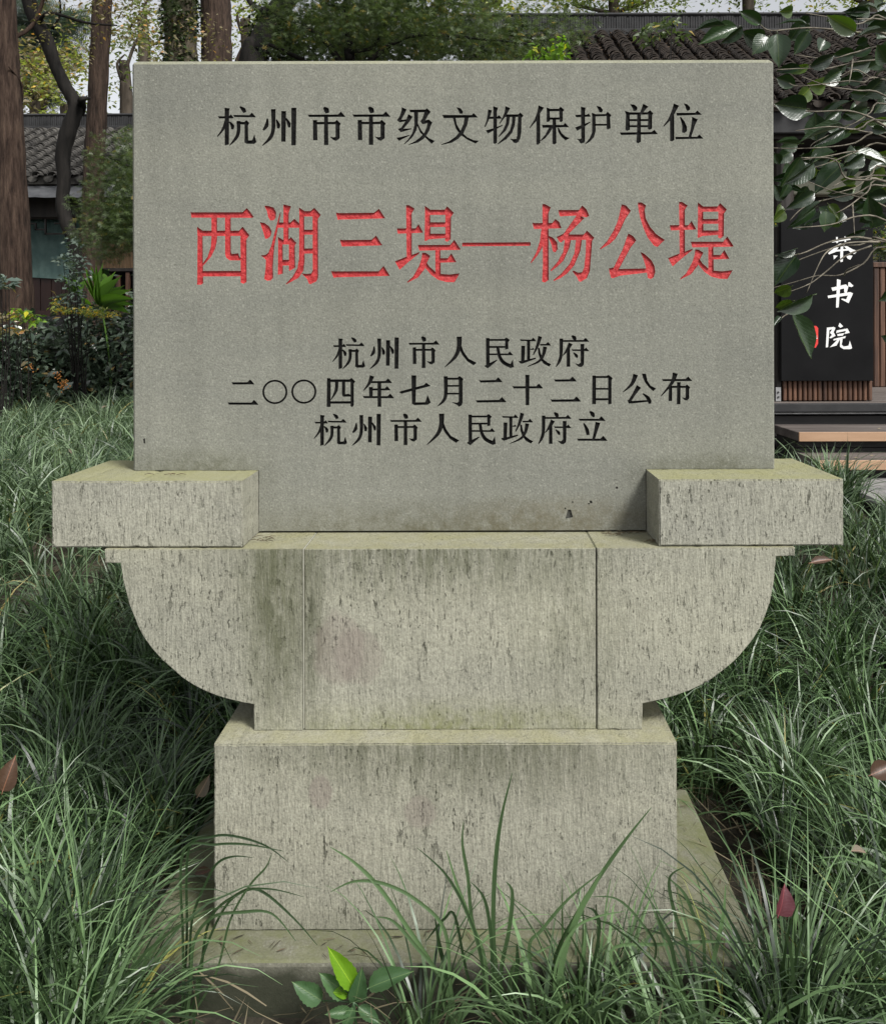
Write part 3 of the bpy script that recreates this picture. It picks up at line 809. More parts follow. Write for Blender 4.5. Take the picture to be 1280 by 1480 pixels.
# thin dirt line under the slab: twigs and debris lie in the gap
deb = simple_mat('dry_debris', (0.05,0.04,0.025), (0.16,0.13,0.08), 60, 0.9)
pale_deb = simple_mat('dry_straw', (0.22,0.18,0.10), (0.38,0.32,0.2), 60, 0.9)
V, Fc = [], []
rr = random.Random(5)
spots = [(-0.475, 1.93, ZP, 10, .03), (0.33, 1.975, ZP, 14, .05), (0.37, 1.90, ZP, 6, .02), (-0.69, 1.93, 1.0865, 4, .05)]
for (x, y, z, nn, sp) in spots:
    for i in range(nn):
        a = rr.uniform(-0.5, 0.5); L = rr.uniform(0.008, 0.028)
        p = Vector((x + rr.uniform(-sp, sp), y + rr.uniform(-0.02, 0.015), z + 0.0015 + rr.random()*0.002))
        q = p + Vector((math.cos(a)*L, math.sin(a)*L, rr.uniform(0, .003)))
        v, f = tube_arrays([p, (p+q)/2 + Vector((0,0,.002)), q], [0.0007, 0.0009, 0.0005], 4)
        b = len(V); V += v; Fc += [tuple(b+k for k in ff) for ff in f]
tag(mesh_obj('plant_debris', V, Fc, deb), 'scattered bits of dry stem lying on the stone ledges beside the slab', 'debris', kind='stuff')

# ------------------------------------------------------------------ leaf and blade makers
T_SIMPLE = (np.array([(0,0,0),(-.22,.42,.05),(.22,.42,.05),(0,1,-.12),(0,.48,-.02)], float), [(0,4,3,1),(0,2,3,4)])
T_MAPLE = (np.array([(0,0,0)] + sum([[(math.sin(a-.16)*.30, math.cos(a-.16)*.30+.25, .02), (math.sin(a)*r, math.cos(a)*r+.25, -.10*abs(a)), (math.sin(a+.16)*.30, math.cos(a+.16)*.30+.25, .02)] for a, r in ((0,.75),(.8,.66),(-.8,.66),(1.65,.5),(-1.65,.5))], []), float),
           [(0,1,2,3),(0,4,5,6),(0,7,8,9),(0,10,11,12),(0,13,14,15)])
T_NEEDLE = (np.array(sum([[(-.5+.03*0, .1*i, 0), (-.5, .1*i+.035, 0), (.5, .1*i+.12, 0), (.5, .1*i+.09, 0)] for i in range(9)], []), float)*np.array([.55,1,1]), [(4*i,4*i+1,4*i+2,4*i+3) for i in range(9)])

def leaf_cloud(name, C, size, tmpl, mat, parent=None, out=None, droop=0.3, spread=0.7, yellow=0.08, rng=RNG, flat=0.6, dark=None):
    n = len(C)
    TV, TF = tmpl
    k = len(TV)
    a = rng.uniform(0, 2*np.pi, n)
    d = np.stack([np.cos(a), np.sin(a), rng.normal(-droop, 0.3, n)], 1)
    if out is not None: d = d*spread + out*(1-spread)
    d /= np.linalg.norm(d, axis=1, keepdims=True) + 1e-9
    u = rng.normal(0, flat, (n, 3)); u[:, 2] += 1
    u -= d * (u*d).sum(1, keepdims=True)
    u /= np.linalg.norm(u, axis=1, keepdims=True) + 1e-9
    s = np.cross(d, u)
    S = (size * rng.uniform(0.6, 1.25, n))[:, None, None]
    V = C[:, None, :] + S*(TV[None,:,0:1]*s[:,None,:] + TV[None,:,1:2]*d[:,None,:] + TV[None,:,2:3]*u[:,None,:])
    V = V.reshape(-1, 3)
    base = (np.arange(n)*k)
    pn, loops = [], []
    arr = []
    for f in TF: arr.append(base[:, None] + np.array(f)[None, :])
    loops = np.concatenate([x.ravel() for x in arr])
    pn = np.concatenate([np.full(n, len(f)) for f in TF])
    t = np.clip(rng.normal(0.45, 0.28, n), 0, 1) if dark is None else np.clip(dark + rng.normal(0, .15, n), 0, 1)
    y = (rng.random(n) < yellow) * rng.uniform(0.4, 1, n)
    col = np.repeat(np.stack([t, y, np.zeros(n)], 1), k, axis=0)
    return np_mesh(name, V, pn, loops, mat, parent, col)

def blades(name, roots, az, lean, curl, L, w, mat, segs=7, tint=None, parent=None, rng=RNG, sag=1.6):
    n = len(roots)
    d = np.stack([np.cos(az), np.sin(az), np.zeros(n)], 1)
    up = np.array([0, 0, 1.0])
    side = np.stack([-np.sin(az), np.cos(az), np.zeros(n)], 1)
    tw = rng.normal(0, 0.5, n)
    P = roots.copy()
    Vs = []
    for i in range(segs + 1):
        t = i / segs
        th = lean + curl * t**sag
        tang = np.sin(th)[:, None]*d + np.cos(th)[:, None]*up
        nor = np.cross(side, tang)
        tt = tw * (0.4 + t)
        sd = side*np.cos(tt)[:, None] + nor*np.sin(tt)[:, None]
        ww = w * np.where(t < 0.15, 0.6 + t*2.6, 1.0) * (1 - max(0, t-0.45)/0.55)**0.8 * 0.5
        ww = np.maximum(ww, 0.00015)[:, None]
        Vs.append(P - sd*ww); Vs.append(P + sd*ww)
        P = P + tang * (L/segs)[:, None]
    V = np.stack(Vs, 1).reshape(-1, 3)
    k = 2*(segs+1)
    base = np.arange(n)*k
    loops = np.concatenate([np.stack([base+2*i, base+2*i+1, base+2*i+3, base+2*i+2], 1) for i in range(segs)]).ravel()
    if tint is None: tint = np.stack([np.clip(rng.normal(.45,.25,n),0,1), (rng.random(n) < .04)*.8, np.zeros(n)], 1)
    return np_mesh(name, V, np.full(n*segs, 4), loops, mat, parent, np.repeat(tint, k, axis=0), smooth=True)

grass_m = leaf_mat('grass_blade', (0.004,0.016,0.003), (0.145,0.240,0.100), rough=0.40, trans=0.08, spec=0.6)  # near-black dark end: shade between the blades put into their colour

def clumps(x0, x1, y0, y1, per_m2, nb, Lm, wm, segs, name, keep, rng=RNG):
    n = int((x1-x0)*(y1-y0)*per_m2)
    cx, cy = rng.uniform(x0, x1, n), rng.uniform(y0, y1, n)
    k = keep(cx, cy); cx, cy = cx[k], cy[k]
    n = len(cx)
    cs = rng.uniform(0.7, 1.2, n); ct = rng.normal(0, 0.16, n); caz = rng.uniform(0, 2*np.pi, n)
    rx, ry = np.repeat(cx, nb), np.repeat(cy, nb)
    N_ = len(rx)
    a = rng.uniform(0, 2*np.pi, N_); r = np.abs(rng.normal(0, 0.028, N_))
    rx = rx + np.cos(a)*r; ry = ry + np.sin(a)*r
    az = a + rng.normal(0, 0.6, N_)
    # clump leans as a whole
    mixv = rng.random(N_) < 0.35
    az = np.where(mixv, np.repeat(caz, nb) + rng.normal(0, .5, N_), az)
    L = Lm * np.repeat(cs, nb) * rng.uniform(0.55, 1.2, N_)
    lean = np.abs(rng.normal(0.22, 0.2, N_))
    curl = np.clip(rng.normal(1.6, 0.55, N_), 0.1, 2.9)
    w = wm * np.clip(rng.lognormal(-.05, .32, N_), .4, 1.9)
    tb = np.where(rng.random(N_) < .34, rng.normal(.80, .18, N_), rng.normal(.25, .15, N_))  # most blades tinted dark: shadow of the gaps put into blade colour
    tint = np.stack([np.clip(tb + np.repeat(ct, nb), 0, 1), (rng.random(N_) < .012)*.6, np.zeros(N_)], 1)
    roots = np.stack([rx, ry, ground_z(rx, ry) - 0.01], 1)
    return roots, az, lean, curl, L, w, tint, segs

def in_mon(x, y, m=0.0):
    return (x > -0.672-m) & (x < 0.557+m) & (y > YF-m) & (y < 2.345+m)

def keep_near(x, y):
    return ~in_mon(x, y, 0.045) & ~((x > -.76) & (x < -.60) & (y > 1.62) & (y < 2.12)) & ~((x > .5) & (x < .68) & (y > 1.62) & (y < 2.1)) & ~((x > -0.64) & (x < -0.10) & (y < 1.72)) & ~((x > -.12) & (x < 0.5) & (y < 1.50)) & ~((x > -.12) & (x < .5) & (y < 1.72) & (RNG.random(len(x)) < .35))
def keep_far(x, y):
    pav = (x > 1.76) & (y > 3.84)
    shrub = (x < -2.4) & (y > 7.0)
    deck = (x > -0.5) & (y > 4.4)
    return ~pav & ~shrub & ~deck & ~in_mon(x, y, 0.03)

def merge_grass(parts, name, label):
    off = 0; Vall = []
    for i, (roots, az, lean, curl, L, w, tint, segs) in enumerate(parts):
        pass
far_m = leaf_mat('far_grass_blade', (0.010,0.030,0.008), (0.20,0.28,0.155), rough=0.42, trans=0.18, spec=0.6)
parts = [clumps(-2.3, 2.3, 1.28, 3.1, 110, 54, 0.355, 0.0058, 8, '', keep_near)]
def lap(x0, x1, y0, y1, n, nb):
    return clumps(x0, x1, y0, y1, n, nb, 0.42, 0.0052, 8, '', lambda x, y: ~in_mon(x, y, .01))
ex = [lap(-0.86, -0.66, 1.40, 1.72, 200, 46), lap(.50, .80, 1.42, 1.62, 160, 46)]
G = [np.concatenate([p[k] for p in [parts[0]] + ex]) for k in range(7)]
o = blades('long_grass', *G[:6], grass_m, segs=8, tint=G[6])
tag(o, 'long arching dark green grass growing all round the monument', 'grass', kind='stuff')
p2 = clumps(-5.6, 3.4, 3.0, 7.6, 62, 42, 0.31, 0.0070, 5, '', keep_far)
o = blades('far_grass', *p2[:6], far_m, segs=5, tint=p2[6])
tag(o, 'paler grass bank rising behind the monument towards the shrubs', 'grass', kind='stuff')

# dead thatch low among the living blades
straw_m = leaf_mat('straw', (0.06,0.05,0.03), (0.20,0.17,0.11), rough=.7, trans=.1, spec=.2)
n_ = 5200
x = RNG.uniform(-2.3, 2.3, n_); y = RNG.uniform(1.3, 3.6, n_); k = ~in_mon(x, y, .02); x, y = x[k], y[k]; n_ = len(x)
o = blades('dead_thatch', np.stack([x, y, ground_z(x, y) + RNG.uniform(0, .10, n_)], 1), RNG.uniform(0, 6.28, n_), RNG.normal(1.25, .25, n_), RNG.normal(.3, .5, n_), RNG.uniform(.06, .20, n_), RNG.uniform(.002, .0045, n_), straw_m, segs=4, tint=np.stack([RNG.random(n_), np.zeros(n_), np.zeros(n_)], 1))
tag(o, 'dry straw lying low between the living grass', 'straw', kind='stuff')
# twigs and crumbs of leaf on the footing
x = RNG.uniform(-.65, .54, 420); y = RNG.uniform(1.715, 2.33, 420); k = ~((x > -.535) & (x < .415) & (y > 1.785)); x, y = x[k], y[k]; n_ = len(x)
o = blades('footing_litter', np.stack([x, y, np.full(n_, .1925)], 1), RNG.uniform(0, 6.28, n_), np.full(n_, 1.5), RNG.normal(.05, .05, n_), RNG.uniform(.006, .035, n_), RNG.uniform(.001, .004, n_), leaf_mat('dark_litter', (0.02,0.016,0.01), (0.12,0.09,0.055), rough=.9, trans=0), segs=2, tint=np.stack([RNG.random(n_), np.zeros(n_), np.zeros(n_)], 1))
tag(o, 'bits of dead leaf and stem scattered on the mossy footing', 'litter', kind='stuff')
# ------------------------------------------------------------------ building materials
tile_m = simple_mat('grey_clay_tile', (0.030,0.028,0.026), (0.13,0.122,0.11), 7, 0.85, 0.4, 0.004)
tile_b = simple_mat('brown_clay_tile', (0.018,0.015,0.013), (0.068,0.054,0.044), 7, 0.9, 0.4, 0.004)
ridge_m = simple_mat('dark_ridge', (0.012,0.012,0.013), (0.032,0.032,0.033), 5, 0.8, 0.3, 0.004)
darkwood = simple_mat('dark_wood', (0.012,0.010,0.009), (0.032,0.026,0.022), 10, 0.6, 0.2, 0.002, (1,1,.1))
redwood = simple_mat('dark_red_wood', (0.015,0.006,0.005), (0.035,0.014,0.010), 8, 0.5, 0.2, 0.002, (1,1,.1))
brownwood = simple_mat('brown_slat_wood', (0.035,0.017,0.011), (0.15,0.075,0.045), 9, 0.55, 0.4, 0.003, (3,3,.15))
greywood = simple_mat('grey_tread_wood', (0.075,0.062,0.055), (0.14,0.12,0.108), 12, 0.55, 0.3, 0.002, (.15,1,1))
riserwood = simple_mat('black_board', (0.012,0.011,0.011), (0.028,0.025,0.024), 12, 0.6, 0.3, 0.002, (.15,1,1))
palewood = simple_mat('pale_nosing_wood', (0.30,0.18,0.105), (0.42,0.27,0.17), 9, 0.6, 0.3, 0.002, (.12,1,1))
panel_m = simple_mat('black_panel', (0.006,0.006,0.0065), (0.009,0.009,0.0095), 4, 0.6, 0.05, 0.001, spec=.08)
teal_m = simple_mat('teal_curtain', (0.16,0.26,0.24), (0.22,0.33,0.30), 9, 0.8, 0.2, 0.003)
metal_m = simple_mat('grey_sheet', (0.16,0.165,0.175), (0.34,0.345,0.36), 6, 0.4, 0.3, 0.01, (.5,1,1))
plaster = simple_mat('beige_beam', (0.27,0.27,0.20), (0.34,0.34,0.26), 4, 0.8)
bamboo = simple_mat('bamboo_mat', (0.15,0.095,0.05), (0.26,0.17,0.095), 14, 0.7, 0.4, 0.004, (4,1,.2))
soffit_m = simple_mat('soffit', (0.018,0.016,0.015), (0.035,0.03,0.028), 5, 0.9)
white_p = simple_mat('white_print', (0.74,0.74,0.72), (0.8,0.8,0.78), 20, 0.6, 0)
red_p = simple_mat('red_print', (0.62,0.035,0.03), (0.68,0.05,0.04), 20, 0.6, 0)
pave_m = simple_mat('grey_paving', (0.16,0.155,0.15), (0.27,0.26,0.25), 9, 0.8, 0.4, 0.003)
steel_m = simple_mat('steel_bracket', (0.2,0.2,0.2), (0.32,0.32,0.32), 20, 0.45)

def tile_mesh(name, wdt, ln, arch, mat):
    """One arched cover tile: a half pipe with thickness, long axis down the slope (-y)."""
    bm = bmesh.new()
    K = 6
    rows = []
    for y, sc in ((0, 0.93), (-ln, 1.0)):
        for r in (1.0, 0.82):
            rows.append([bm.verts.new((math.cos(math.pi*k/K)*wdt/2*r*sc, y, math.sin(math.pi*k/K)*arch*r*sc)) for k in range(K+1)])
    o0, i0, o1, i1 = rows
    for k in range(K):
        bm.faces.new((o0[k], o0[k+1], o1[k+1], o1[k])); bm.faces.new((i0[k+1], i0[k], i1[k], i1[k+1]))
        bm.faces.new((o1[k], o1[k+1], i1[k+1], i1[k]))
    bmesh.ops.recalc_face_normals(bm, faces=bm.faces[:])
    me = bpy.data.meshes.new(name); bm.to_mesh(me); bm.free()
    me.materials.append(mat)
    return me

def tile_roof(bld, x0, x1, y_eave, z_eave, y_top, z_top, pitch, course, mat, single, seed, dx_slide=0.0):
    """Deck slab, rows of arched cover tiles over pan channels. single(x, t) says which tiles are parts of their own."""
    rnd = random.Random(seed)
    slope = math.atan2(z_top - z_eave, y_top - y_eave)
    Ls = math.hypot(z_top - z_eave, y_top - y_eave)
    bm = bmesh.new()
    th = 0.10
    vs = [bm.verts.new(p) for p in ((x0,y_eave,z_eave-th),(x1,y_eave,z_eave-th),(x1,y_top,z_top-th),(x0,y_top,z_top-th),(x0,y_eave,z_eave-.01),(x1,y_eave,z_eave-.01),(x1,y_top,z_top-.01),(x0,y_top,z_top-.01))]
    for q in ((0,3,2,1),(4,5,6,7),(0,1,5,4),(1,2,6,5),(2,3,7,6),(3,0,4,7)): bm.faces.new([vs[i] for i in q])
    roof = bm_obj('roof', bm, mat, bld)
    cover = tile_mesh('roof_tile', pitch*0.66, 0.15, pitch*0.28, mat)
    cols = int((x1-x0)/pitch); nr = int(Ls/course)
    cV, cF = [], []
    base = [v.co.copy() for v in cover.vertices]; bf = [tuple(p.vertices) for p in cover.polygons]
    pan = [Vector(((t-.5)*pitch*.62, 0, -0.02 - 0.045*math.sin(math.pi*t))) for t in (0,.33,.67,1)]
    for c in range(cols):
        x = x0 + (c+.5)*pitch
        for r in range(nr, -1, -1):
            t = r / nr
            y = y_eave + (y_top-y_eave)*t; z = z_eave + (z_top-z_eave)*t
            M = Matrix.Translation((x + rnd.uniform(-.008,.008), y, z + .012 + rnd.uniform(0,.012))) @ Matrix.Rotation(slope - 0.30, 4, 'X') @ Matrix.Rotation(rnd.uniform(-.05,.05), 4, 'Z')
            if single(x, z, y):
                o = bpy.data.objects.new('roof_tile', cover)
                COL.objects.link(o); o.parent = roof; o.matrix_world = M
            else:
                b = len(cV); cV += [M @ v for v in base]; cF += [tuple(b+i for i in f) for f in bf]
            # pan tiles between the covers, one lip per course
            xx = x + pitch/2; b = len(cV)
            sl = course*1.1/Ls
            for dy, dz in ((0, 0.012), (1, -0.004)):
                yy, zz = y - (y_top-y_eave)*0 + (y_top-y_eave)*sl*dy, z + (z_top-z_eave)*sl*dy
                cV += [Vector((xx + p.x, yy, zz + p.z + 0.03 + dz)) for p in pan]
            cF += [(b+i, b+i+1, b+5+i, b+4+i) for i in range(3)]
    if cV:
        o = mesh_obj('tile_field', cV, cF, mat, roof); tag(o, kind='stuff')
    return roof

def ridge(bld, x0, x1, y, z0, z1, mat, roof):
    h = z1 - z0
    box('ridge_base', x0, x1, y-.12, y+.12, z0, z0+h*.42, mat, roof, .01)
    V, Fc = [], []
    rnd = random.Random(3)
    x = x0 + .02
    while x < x1 - .05:   # upright tiles standing edge to edge
        w = .034
        for (a, b_, c, d, e, f_) in ((x, x+w*.8, y-.085-rnd.random()*.012, y+.085, z0+h*.43, z0+h*.86+rnd.random()*.01),):
            b = len(V)
            V += [(a,c,e),(b_,c,e),(b_,d,e),(a,d,e),(a,c,f_),(b_,c,f_),(b_,d,f_),(a,d,f_)]
            Fc += [tuple(b+i for i in q) for q in ((0,3,2,1),(4,5,6,7),(0,1,5,4),(1,2,6,5),(2,3,7,6),(3,0,4,7))]
        x += w
    tag(mesh_obj('upright_tile_course', V, Fc, mat, roof), kind='stuff')
    box('ridge_cap', x0-.05, x1+.05, y-.11, y+.11, z0+h*.87, z1, mat, roof, .02)

# ------------------------------------------------------------------ pavilion beyond the trees
gz = float(ground_z(-5.0, 12.0))
pav = empty('garden_pavilion', (-6.0, 13.5, gz), 'low garden pavilion with grey tiled roof and teal cloth, behind the brown trunks', 'pavilion')
X0, X1 = -9.6, -2.9
YE, YT = 12.0, 14.3
ze, zt = 3.50, 4.62
pit = 0.215
r1 = tile_roof(pav, X0, X1, YE, ze, YT, zt, pit, 0.07, tile_m, lambda x, z, y: -6.06 < x < -4.77, 2)
ridge(pav, X0, X1, YT+.12, zt-.04, 4.93, ridge_m, r1)
# rear slope
bm = bmesh.new()
vs = [bm.verts.new(p) for p in ((X0,YT+.2,zt),(X1,YT+.2,zt),(X1,YT+2.5,ze),(X0,YT+2.5,ze),(X0,YT+.2,zt-.1),(X1,YT+.2,zt-.1),(X1,YT+2.5,ze-.1),(X0,YT+2.5,ze-.1))]
for q in ((0,1,2,3),(7,6,5,4),(0,4,5,1),(1,5,6,2),(2,6,7,3),(3,7,4,0)): bm.faces.new([vs[i] for i in q])
bm_obj('rear_roof', bm, tile_m, pav)
# drip tiles under each pan channel at the eave
for c in range(int((X1-X0)/pit)):
    x = X0 + (c+1)*pit
    if not -6.6 < x < -4.4: continue
    pts = [(x + math.cos(math.pi*(1+k/6))*.075, ze-.005 + math.sin(math.pi*(1+k/6))*.075) for k in range(7)]
    prism_y('drip_tile', pts, YE-.045, YE-.02, tile_m, r1)
# bent metal sheet under the eave
bm = bmesh.new()
nseg = 60
ra, rb = [], []
rnd = random.Random(8)
for i in range(nseg+1):
    x = X0 + (X1-X0)*i/nseg
    ra.append(bm.verts.new((x, YE+.03, PZ(266, 12)+.0)))
    rb.append(bm.verts.new((x, YE-.24+rnd.uniform(-.02,.02), PZ(287, 12)+rnd.uniform(-.006,.006))))
for i in range(nseg): bm.faces.new((ra[i], ra[i+1], rb[i+1], rb[i]))
r = bmesh.ops.solidify(bm, geom=bm.faces[:], thickness=.012)
bm_obj('metal_eave_sheet', bm, metal_m, pav)
box('eave_beam', X0+.3, X1-.3, 12.25, 12.45, 2.98, 3.32, darkwood, pav, .01)
FZ = 1.62
box('base_wall', X0+.2, X1-.2, 12.25, 16.5, gz-.2, FZ, ridge_m, pav, .01)
box('back_wall', X0+.3, X1-.3, 16.2, 16.4, FZ, 3.35, soffit_m, pav)
box('side_wall', X0+.3, X0+.5, 12.6, 16.2, FZ, 3.35, soffit_m, pav)
box('side_wall', X1-.5, X1-.3, 12.6, 16.2, FZ, 3.35, soffit_m, pav)
# columns
for px in (-60, 133, 330):
    x = PX(px, 12.4)
    bm = bmesh.new(); bmesh.ops.create_cone(bm, cap_ends=True, segments=16, radius1=.10, radius2=.10, depth=3.3-FZ, matrix=Matrix.Translation((x, 12.36, (3.3+FZ)/2)))
    bm_obj('column', bm, redwood, pav, smooth=False)
# red board dado + rail
xa, xb = PX(36, 12.5), PX(136, 12.5)
def dado(xa, xb):
    nb = int((xb-xa)/.14)
    for i in range(nb):
        box('wall_board', xa+(xb-xa)*i/nb+.003, xa+(xb-xa)*(i+1)/nb-.003, 12.50+(i%3)*.003, 12.53, FZ+.02, 2.18, redwood, pav, .004)
dado(PX(-60,12.5)+.1, xb - .0)
box('rail', PX(-60,12.3), PX(133,12.3)-.1, 12.26, 12.33, PZ(458,12.3), PZ(447,12.3), redwood, pav, .006)
# teal cloth, gently pleated, its lower edge slanting
bm = bmesh.new(); A, B = [], []
xa, xb = PX(-40, 12.47), PX(128, 12.47)
for i in range(81):
    t = i/80; x = xa+(xb-xa)*t
    y = 12.46 + .012*math.sin(i*1.3) + .006*math.sin(i*.47)
    A.append(bm.verts.new((x, y, 2.98))); B.append(bm.verts.new((x, y, 2.22 - .10*t)))
for i in range(80): bm.faces.new((A[i], A[i+1], B[i+1], B[i]))
bmesh.ops.solidify(bm, geom=bm.faces[:], thickness=.004)
bm_obj('teal_cloth', bm, teal_m, pav, smooth=True)
# fretwork hanging below the beam
def fret(xa, xb, ztop, zbot, y):
    bars = []
    h = ztop-zbot; n = max(1, int((xb-xa)/.42)); s = (xb-xa)/n; w = .022
    bars.append((xa, xb, ztop-w, ztop))
    for i in range(n):
        x = xa+i*s
        bars += [(x, x+w, zbot+h*.0, ztop), (x, x+s*.5, zbot, zbot+w), (x+s*.5, x+s*.5+w, zbot, zbot+h*.6), (x+s*.25, x+s*.75, zbot+h*.6, zbot+h*.6+w), (x+s*.75, x+s*.75+w, zbot+h*.25, zbot+h*.6+w), (x+s*.75, x+s, zbot+h*.25, zbot+h*.25+w)]
    for (a, b, c, d) in bars:
        box('fret_bar', a, b, y, y+.03, c, d, darkwood, lat)
lat = box('fretwork', PX(-60,12.3), PX(133,12.3)-.1, 12.30, 12.33, PZ(312,12.3), PZ(308,12.3)+.02, darkwood, pav)
fret(PX(-60,12.3)+.12, PX(133,12.3)-.12, PZ(312,12.3), PZ(337,12.3), 12.30)
# right bay: bamboo mat above a slatted balustrade
xa, xb = PX(142,12.4), PX(330,12.4)
nb = int((xb-xa)/.05)
mat_o = box('bamboo_mat', xa, xb, 12.40, 12.415, PZ(386,12.4), PZ(345,12.4), bamboo, pav)
V, Fc = [], []
for i in range(nb):
    v, f = tube_arrays([(xa+(i+.5)*.05, 12.398, PZ(386,12.4)), (xa+(i+.5)*.05, 12.398, PZ(345,12.4))], [.016,.016], 5)
    b = len(V); V += v; Fc += [tuple(b+k for k in ff) for ff in f]
tag(mesh_obj('cane_row', V, Fc, bamboo, mat_o), kind='stuff')
x = PX(140,12.3)
i = 0
while x < PX(325,12.3):
    o = box('baluster', x, x+.055, 12.28, 12.32, FZ, PZ(392+(i%3)*2,12.3), brownwood, pav, .004)
    x += .135; i += 1
box('handrail', PX(137,12.3), PX(328,12.3), 12.26, 12.34, PZ(391,12.3), PZ(386,12.3), darkwood, pav, .006)
box('bottom_rail', PX(137,12.3), PX(328,12.3), 12.26, 12.34, PZ(458,12.3), PZ(448,12.3), redwood, pav, .006)

# ------------------------------------------------------------------ timber hall with deck and steps
gz = float(ground_z(3.0, 6.0))
hall = empty('timber_hall', (4.0, 8.5, gz), 'dark timber hall with mossy brown tile roof, standing on a deck behind the camellia', 'hall')
HX0, HX1 = -0.12, 9.5
HE, HT = 9.0, 11.8
hze, hzt = 3.72, 5.31
def near_tile(x, z, y):
    px = VX + x*F/y; py = VY - (z-EYE)*F/y
    return 3.06 < x < 4.13
r2 = tile_roof(hall, HX0, HX1, HE, hze, HT, hzt, 0.212, 0.068, tile_b, near_tile, 4)
ridge(hall, HX0, HX1, HT+.12, hzt-.05, PZ(21, HT+.1), ridge_m, r2)
bm = bmesh.new()
vs = [bm.verts.new(p) for p in ((HX0,HT+.2,hzt),(HX1,HT+.2,hzt),(HX1,HT+3,hze),(HX0,HT+3,hze),(HX0,HT+.2,hzt-.1),(HX1,HT+.2,hzt-.1),(HX1,HT+3,hze-.1),(HX0,HT+3,hze-.1))]
for q in ((0,1,2,3),(7,6,5,4),(0,4,5,1),(1,5,6,2),(2,6,7,3),(3,7,4,0)): bm.faces.new([vs[i] for i in q])
bm_obj('rear_roof', bm, tile_b, hall)
for c in range(int((HX1-HX0)/.212)):
    x = HX0 + (c+1)*.212
    if not 2.9 < x < 4.6: continue
    pts = [(x + math.cos(math.pi*(1+k/6))*.07, hze-.005 + math.sin(math.pi*(1+k/6))*.07) for k in range(7)]
    prism_y('drip_tile', pts, HE-.045, HE-.02, tile_b, r2)
box('fascia', HX0, HX1, HE+.02, HE+.08, 3.40, 3.62, ridge_m, hall, .01)
box('soffit', HX0+.05, HX1-.05, HE+.1, 10.6, 3.36, 3.42, soffit_m, hall)
DZ = PZ(585, 5.5)   # deck level
box('beige_beam', .3, HX1-.3, 9.55, 9.75, PZ(283, 9.6), PZ(250, 9.6), plaster, hall, .01)
box('upper_wall', .3, HX1-.3, 9.78, 9.85, PZ(250, 9.6)-.4, 3.38, darkwood, hall)
glassy = simple_mat('dark_glass', (0.005,0.005,0.006), (0.009,0.009,0.01), 3, 0.2, 0, spec=.2)
for i in range(11):
    xa = .3 + i*.82
    box('door_panel', xa+.03, xa+.79, 9.80, 9.84, DZ+.02, PZ(284, 9.7), glassy, hall, .005)
    box('door_stile', xa-.03, xa+.03, 9.76, 9.86, DZ, PZ(284, 9.7), darkwood, hall, .005)
box('rear_wall', .3, HX1-.3, 14.4, 14.5, DZ, 3.6, darkwood, hall)
for x in (0.5, 3.2, 6.6, 9.2):
    bm = bmesh.new(); bmesh.ops.create_cone(bm, cap_ends=True, segments=14, radius1=.11, radius2=.11, depth=3.36-DZ, matrix=Matrix.Translation((x, 9.2, (3.36+DZ)/2)))
    bm_obj('column', bm, darkwood, hall)
# deck boards run across, front edge board, black skirt
dk = empty('timber_deck', (3.6, 7.0, gz), 'raised dark timber deck in front of the hall, its edge board above two steps', 'deck')
yb = 5.5
i = 0
while yb < 9.7:
    box('deck_board', .6, HX1, yb+.004 if i else yb+.052, yb+.139, DZ-.035-.001*(i%3), DZ-.001*(i%2), greywood, dk, .003)
    yb += .143; i += 1
box('edge_board', .6, HX1, 5.5, 5.55, PZ(597,5.5), DZ+.001, ridge_m, dk, .004)
box('skirt_trim', .6, HX1, 5.515, 5.535, PZ(600,5.5), PZ(598,5.5), steel_m, dk)
k = 0
z = DZ - .075
while z > gz - .05:
    box('skirt_board', .6, HX1, 5.56, 5.585, z-.066, z-.004, riserwood, dk, .003)
    z -= .07
# the two steps, pale nosing
stp = empty('timber_steps', (3.0, 5.1, gz), 'two timber steps with pale sawn front edges up to the deck', 'steps')
def step(pxl, yf, yb_, pyt, pyb, th):
    zt_ = PZ(pyt, yf); zb_ = PZ(pyb, yf)
    xl = PX(pxl, yf)
    for j in range(3):
        ya = yf+.012+(yb_-yf-.012)*j/3; yc = yf+.012+(yb_-yf-.012)*(j+1)/3-.003
        box('tread_board', xl, HX1-3, ya, yc, zb_, zt_-.0015, greywood, stp, .003)
    box('pale_edge', xl, HX1-3, yf, yf+.011, zb_, zt_, palewood, stp, .002)
    n = 3
    for j in range(n):
        h = .045
        box('riser_board', xl+.02, HX1-3.02, yf+.09, yf+.11, zb_-.004-h*(j+1)+.003, zb_-.004-h*j, riserwood, stp, .002)
    box('stringer', xl+.02, xl+.05, yf+.115, yb_-.002, zb_-.16, zb_-.003, riserwood, stp, .002)
step(1154, 5.05, 5.49, 626, 639.5, .05)
step(1182, 4.72, 5.04, 667, 681, .05)
for i, (px, py, yy) in enumerate(((1270,621,5.2),(1221,657.5,4.87),(1236,662,4.80),(1259,657,4.88))):
    p = W(px, py, yy); z = PZ(626,5.05)+.003 if i == 0 else PZ(667,4.72)+.003
    o = mesh_obj('fallen_petal', [(-.012,0,0),(0,-.006,.001),(.012,.001,.002),(0,.006,.003)], [(0,1,2,3)], pale_deb); o.location = (p.x, yy, z)
    tag(o, ['pale petal on the upper step tread', 'pale petal furthest from the frame edge on the lower step', 'pale petal nearest the front edge of the lower step', 'pale petal at the back of the lower step tread'][i], 'petal', 'petals fallen on the steps')
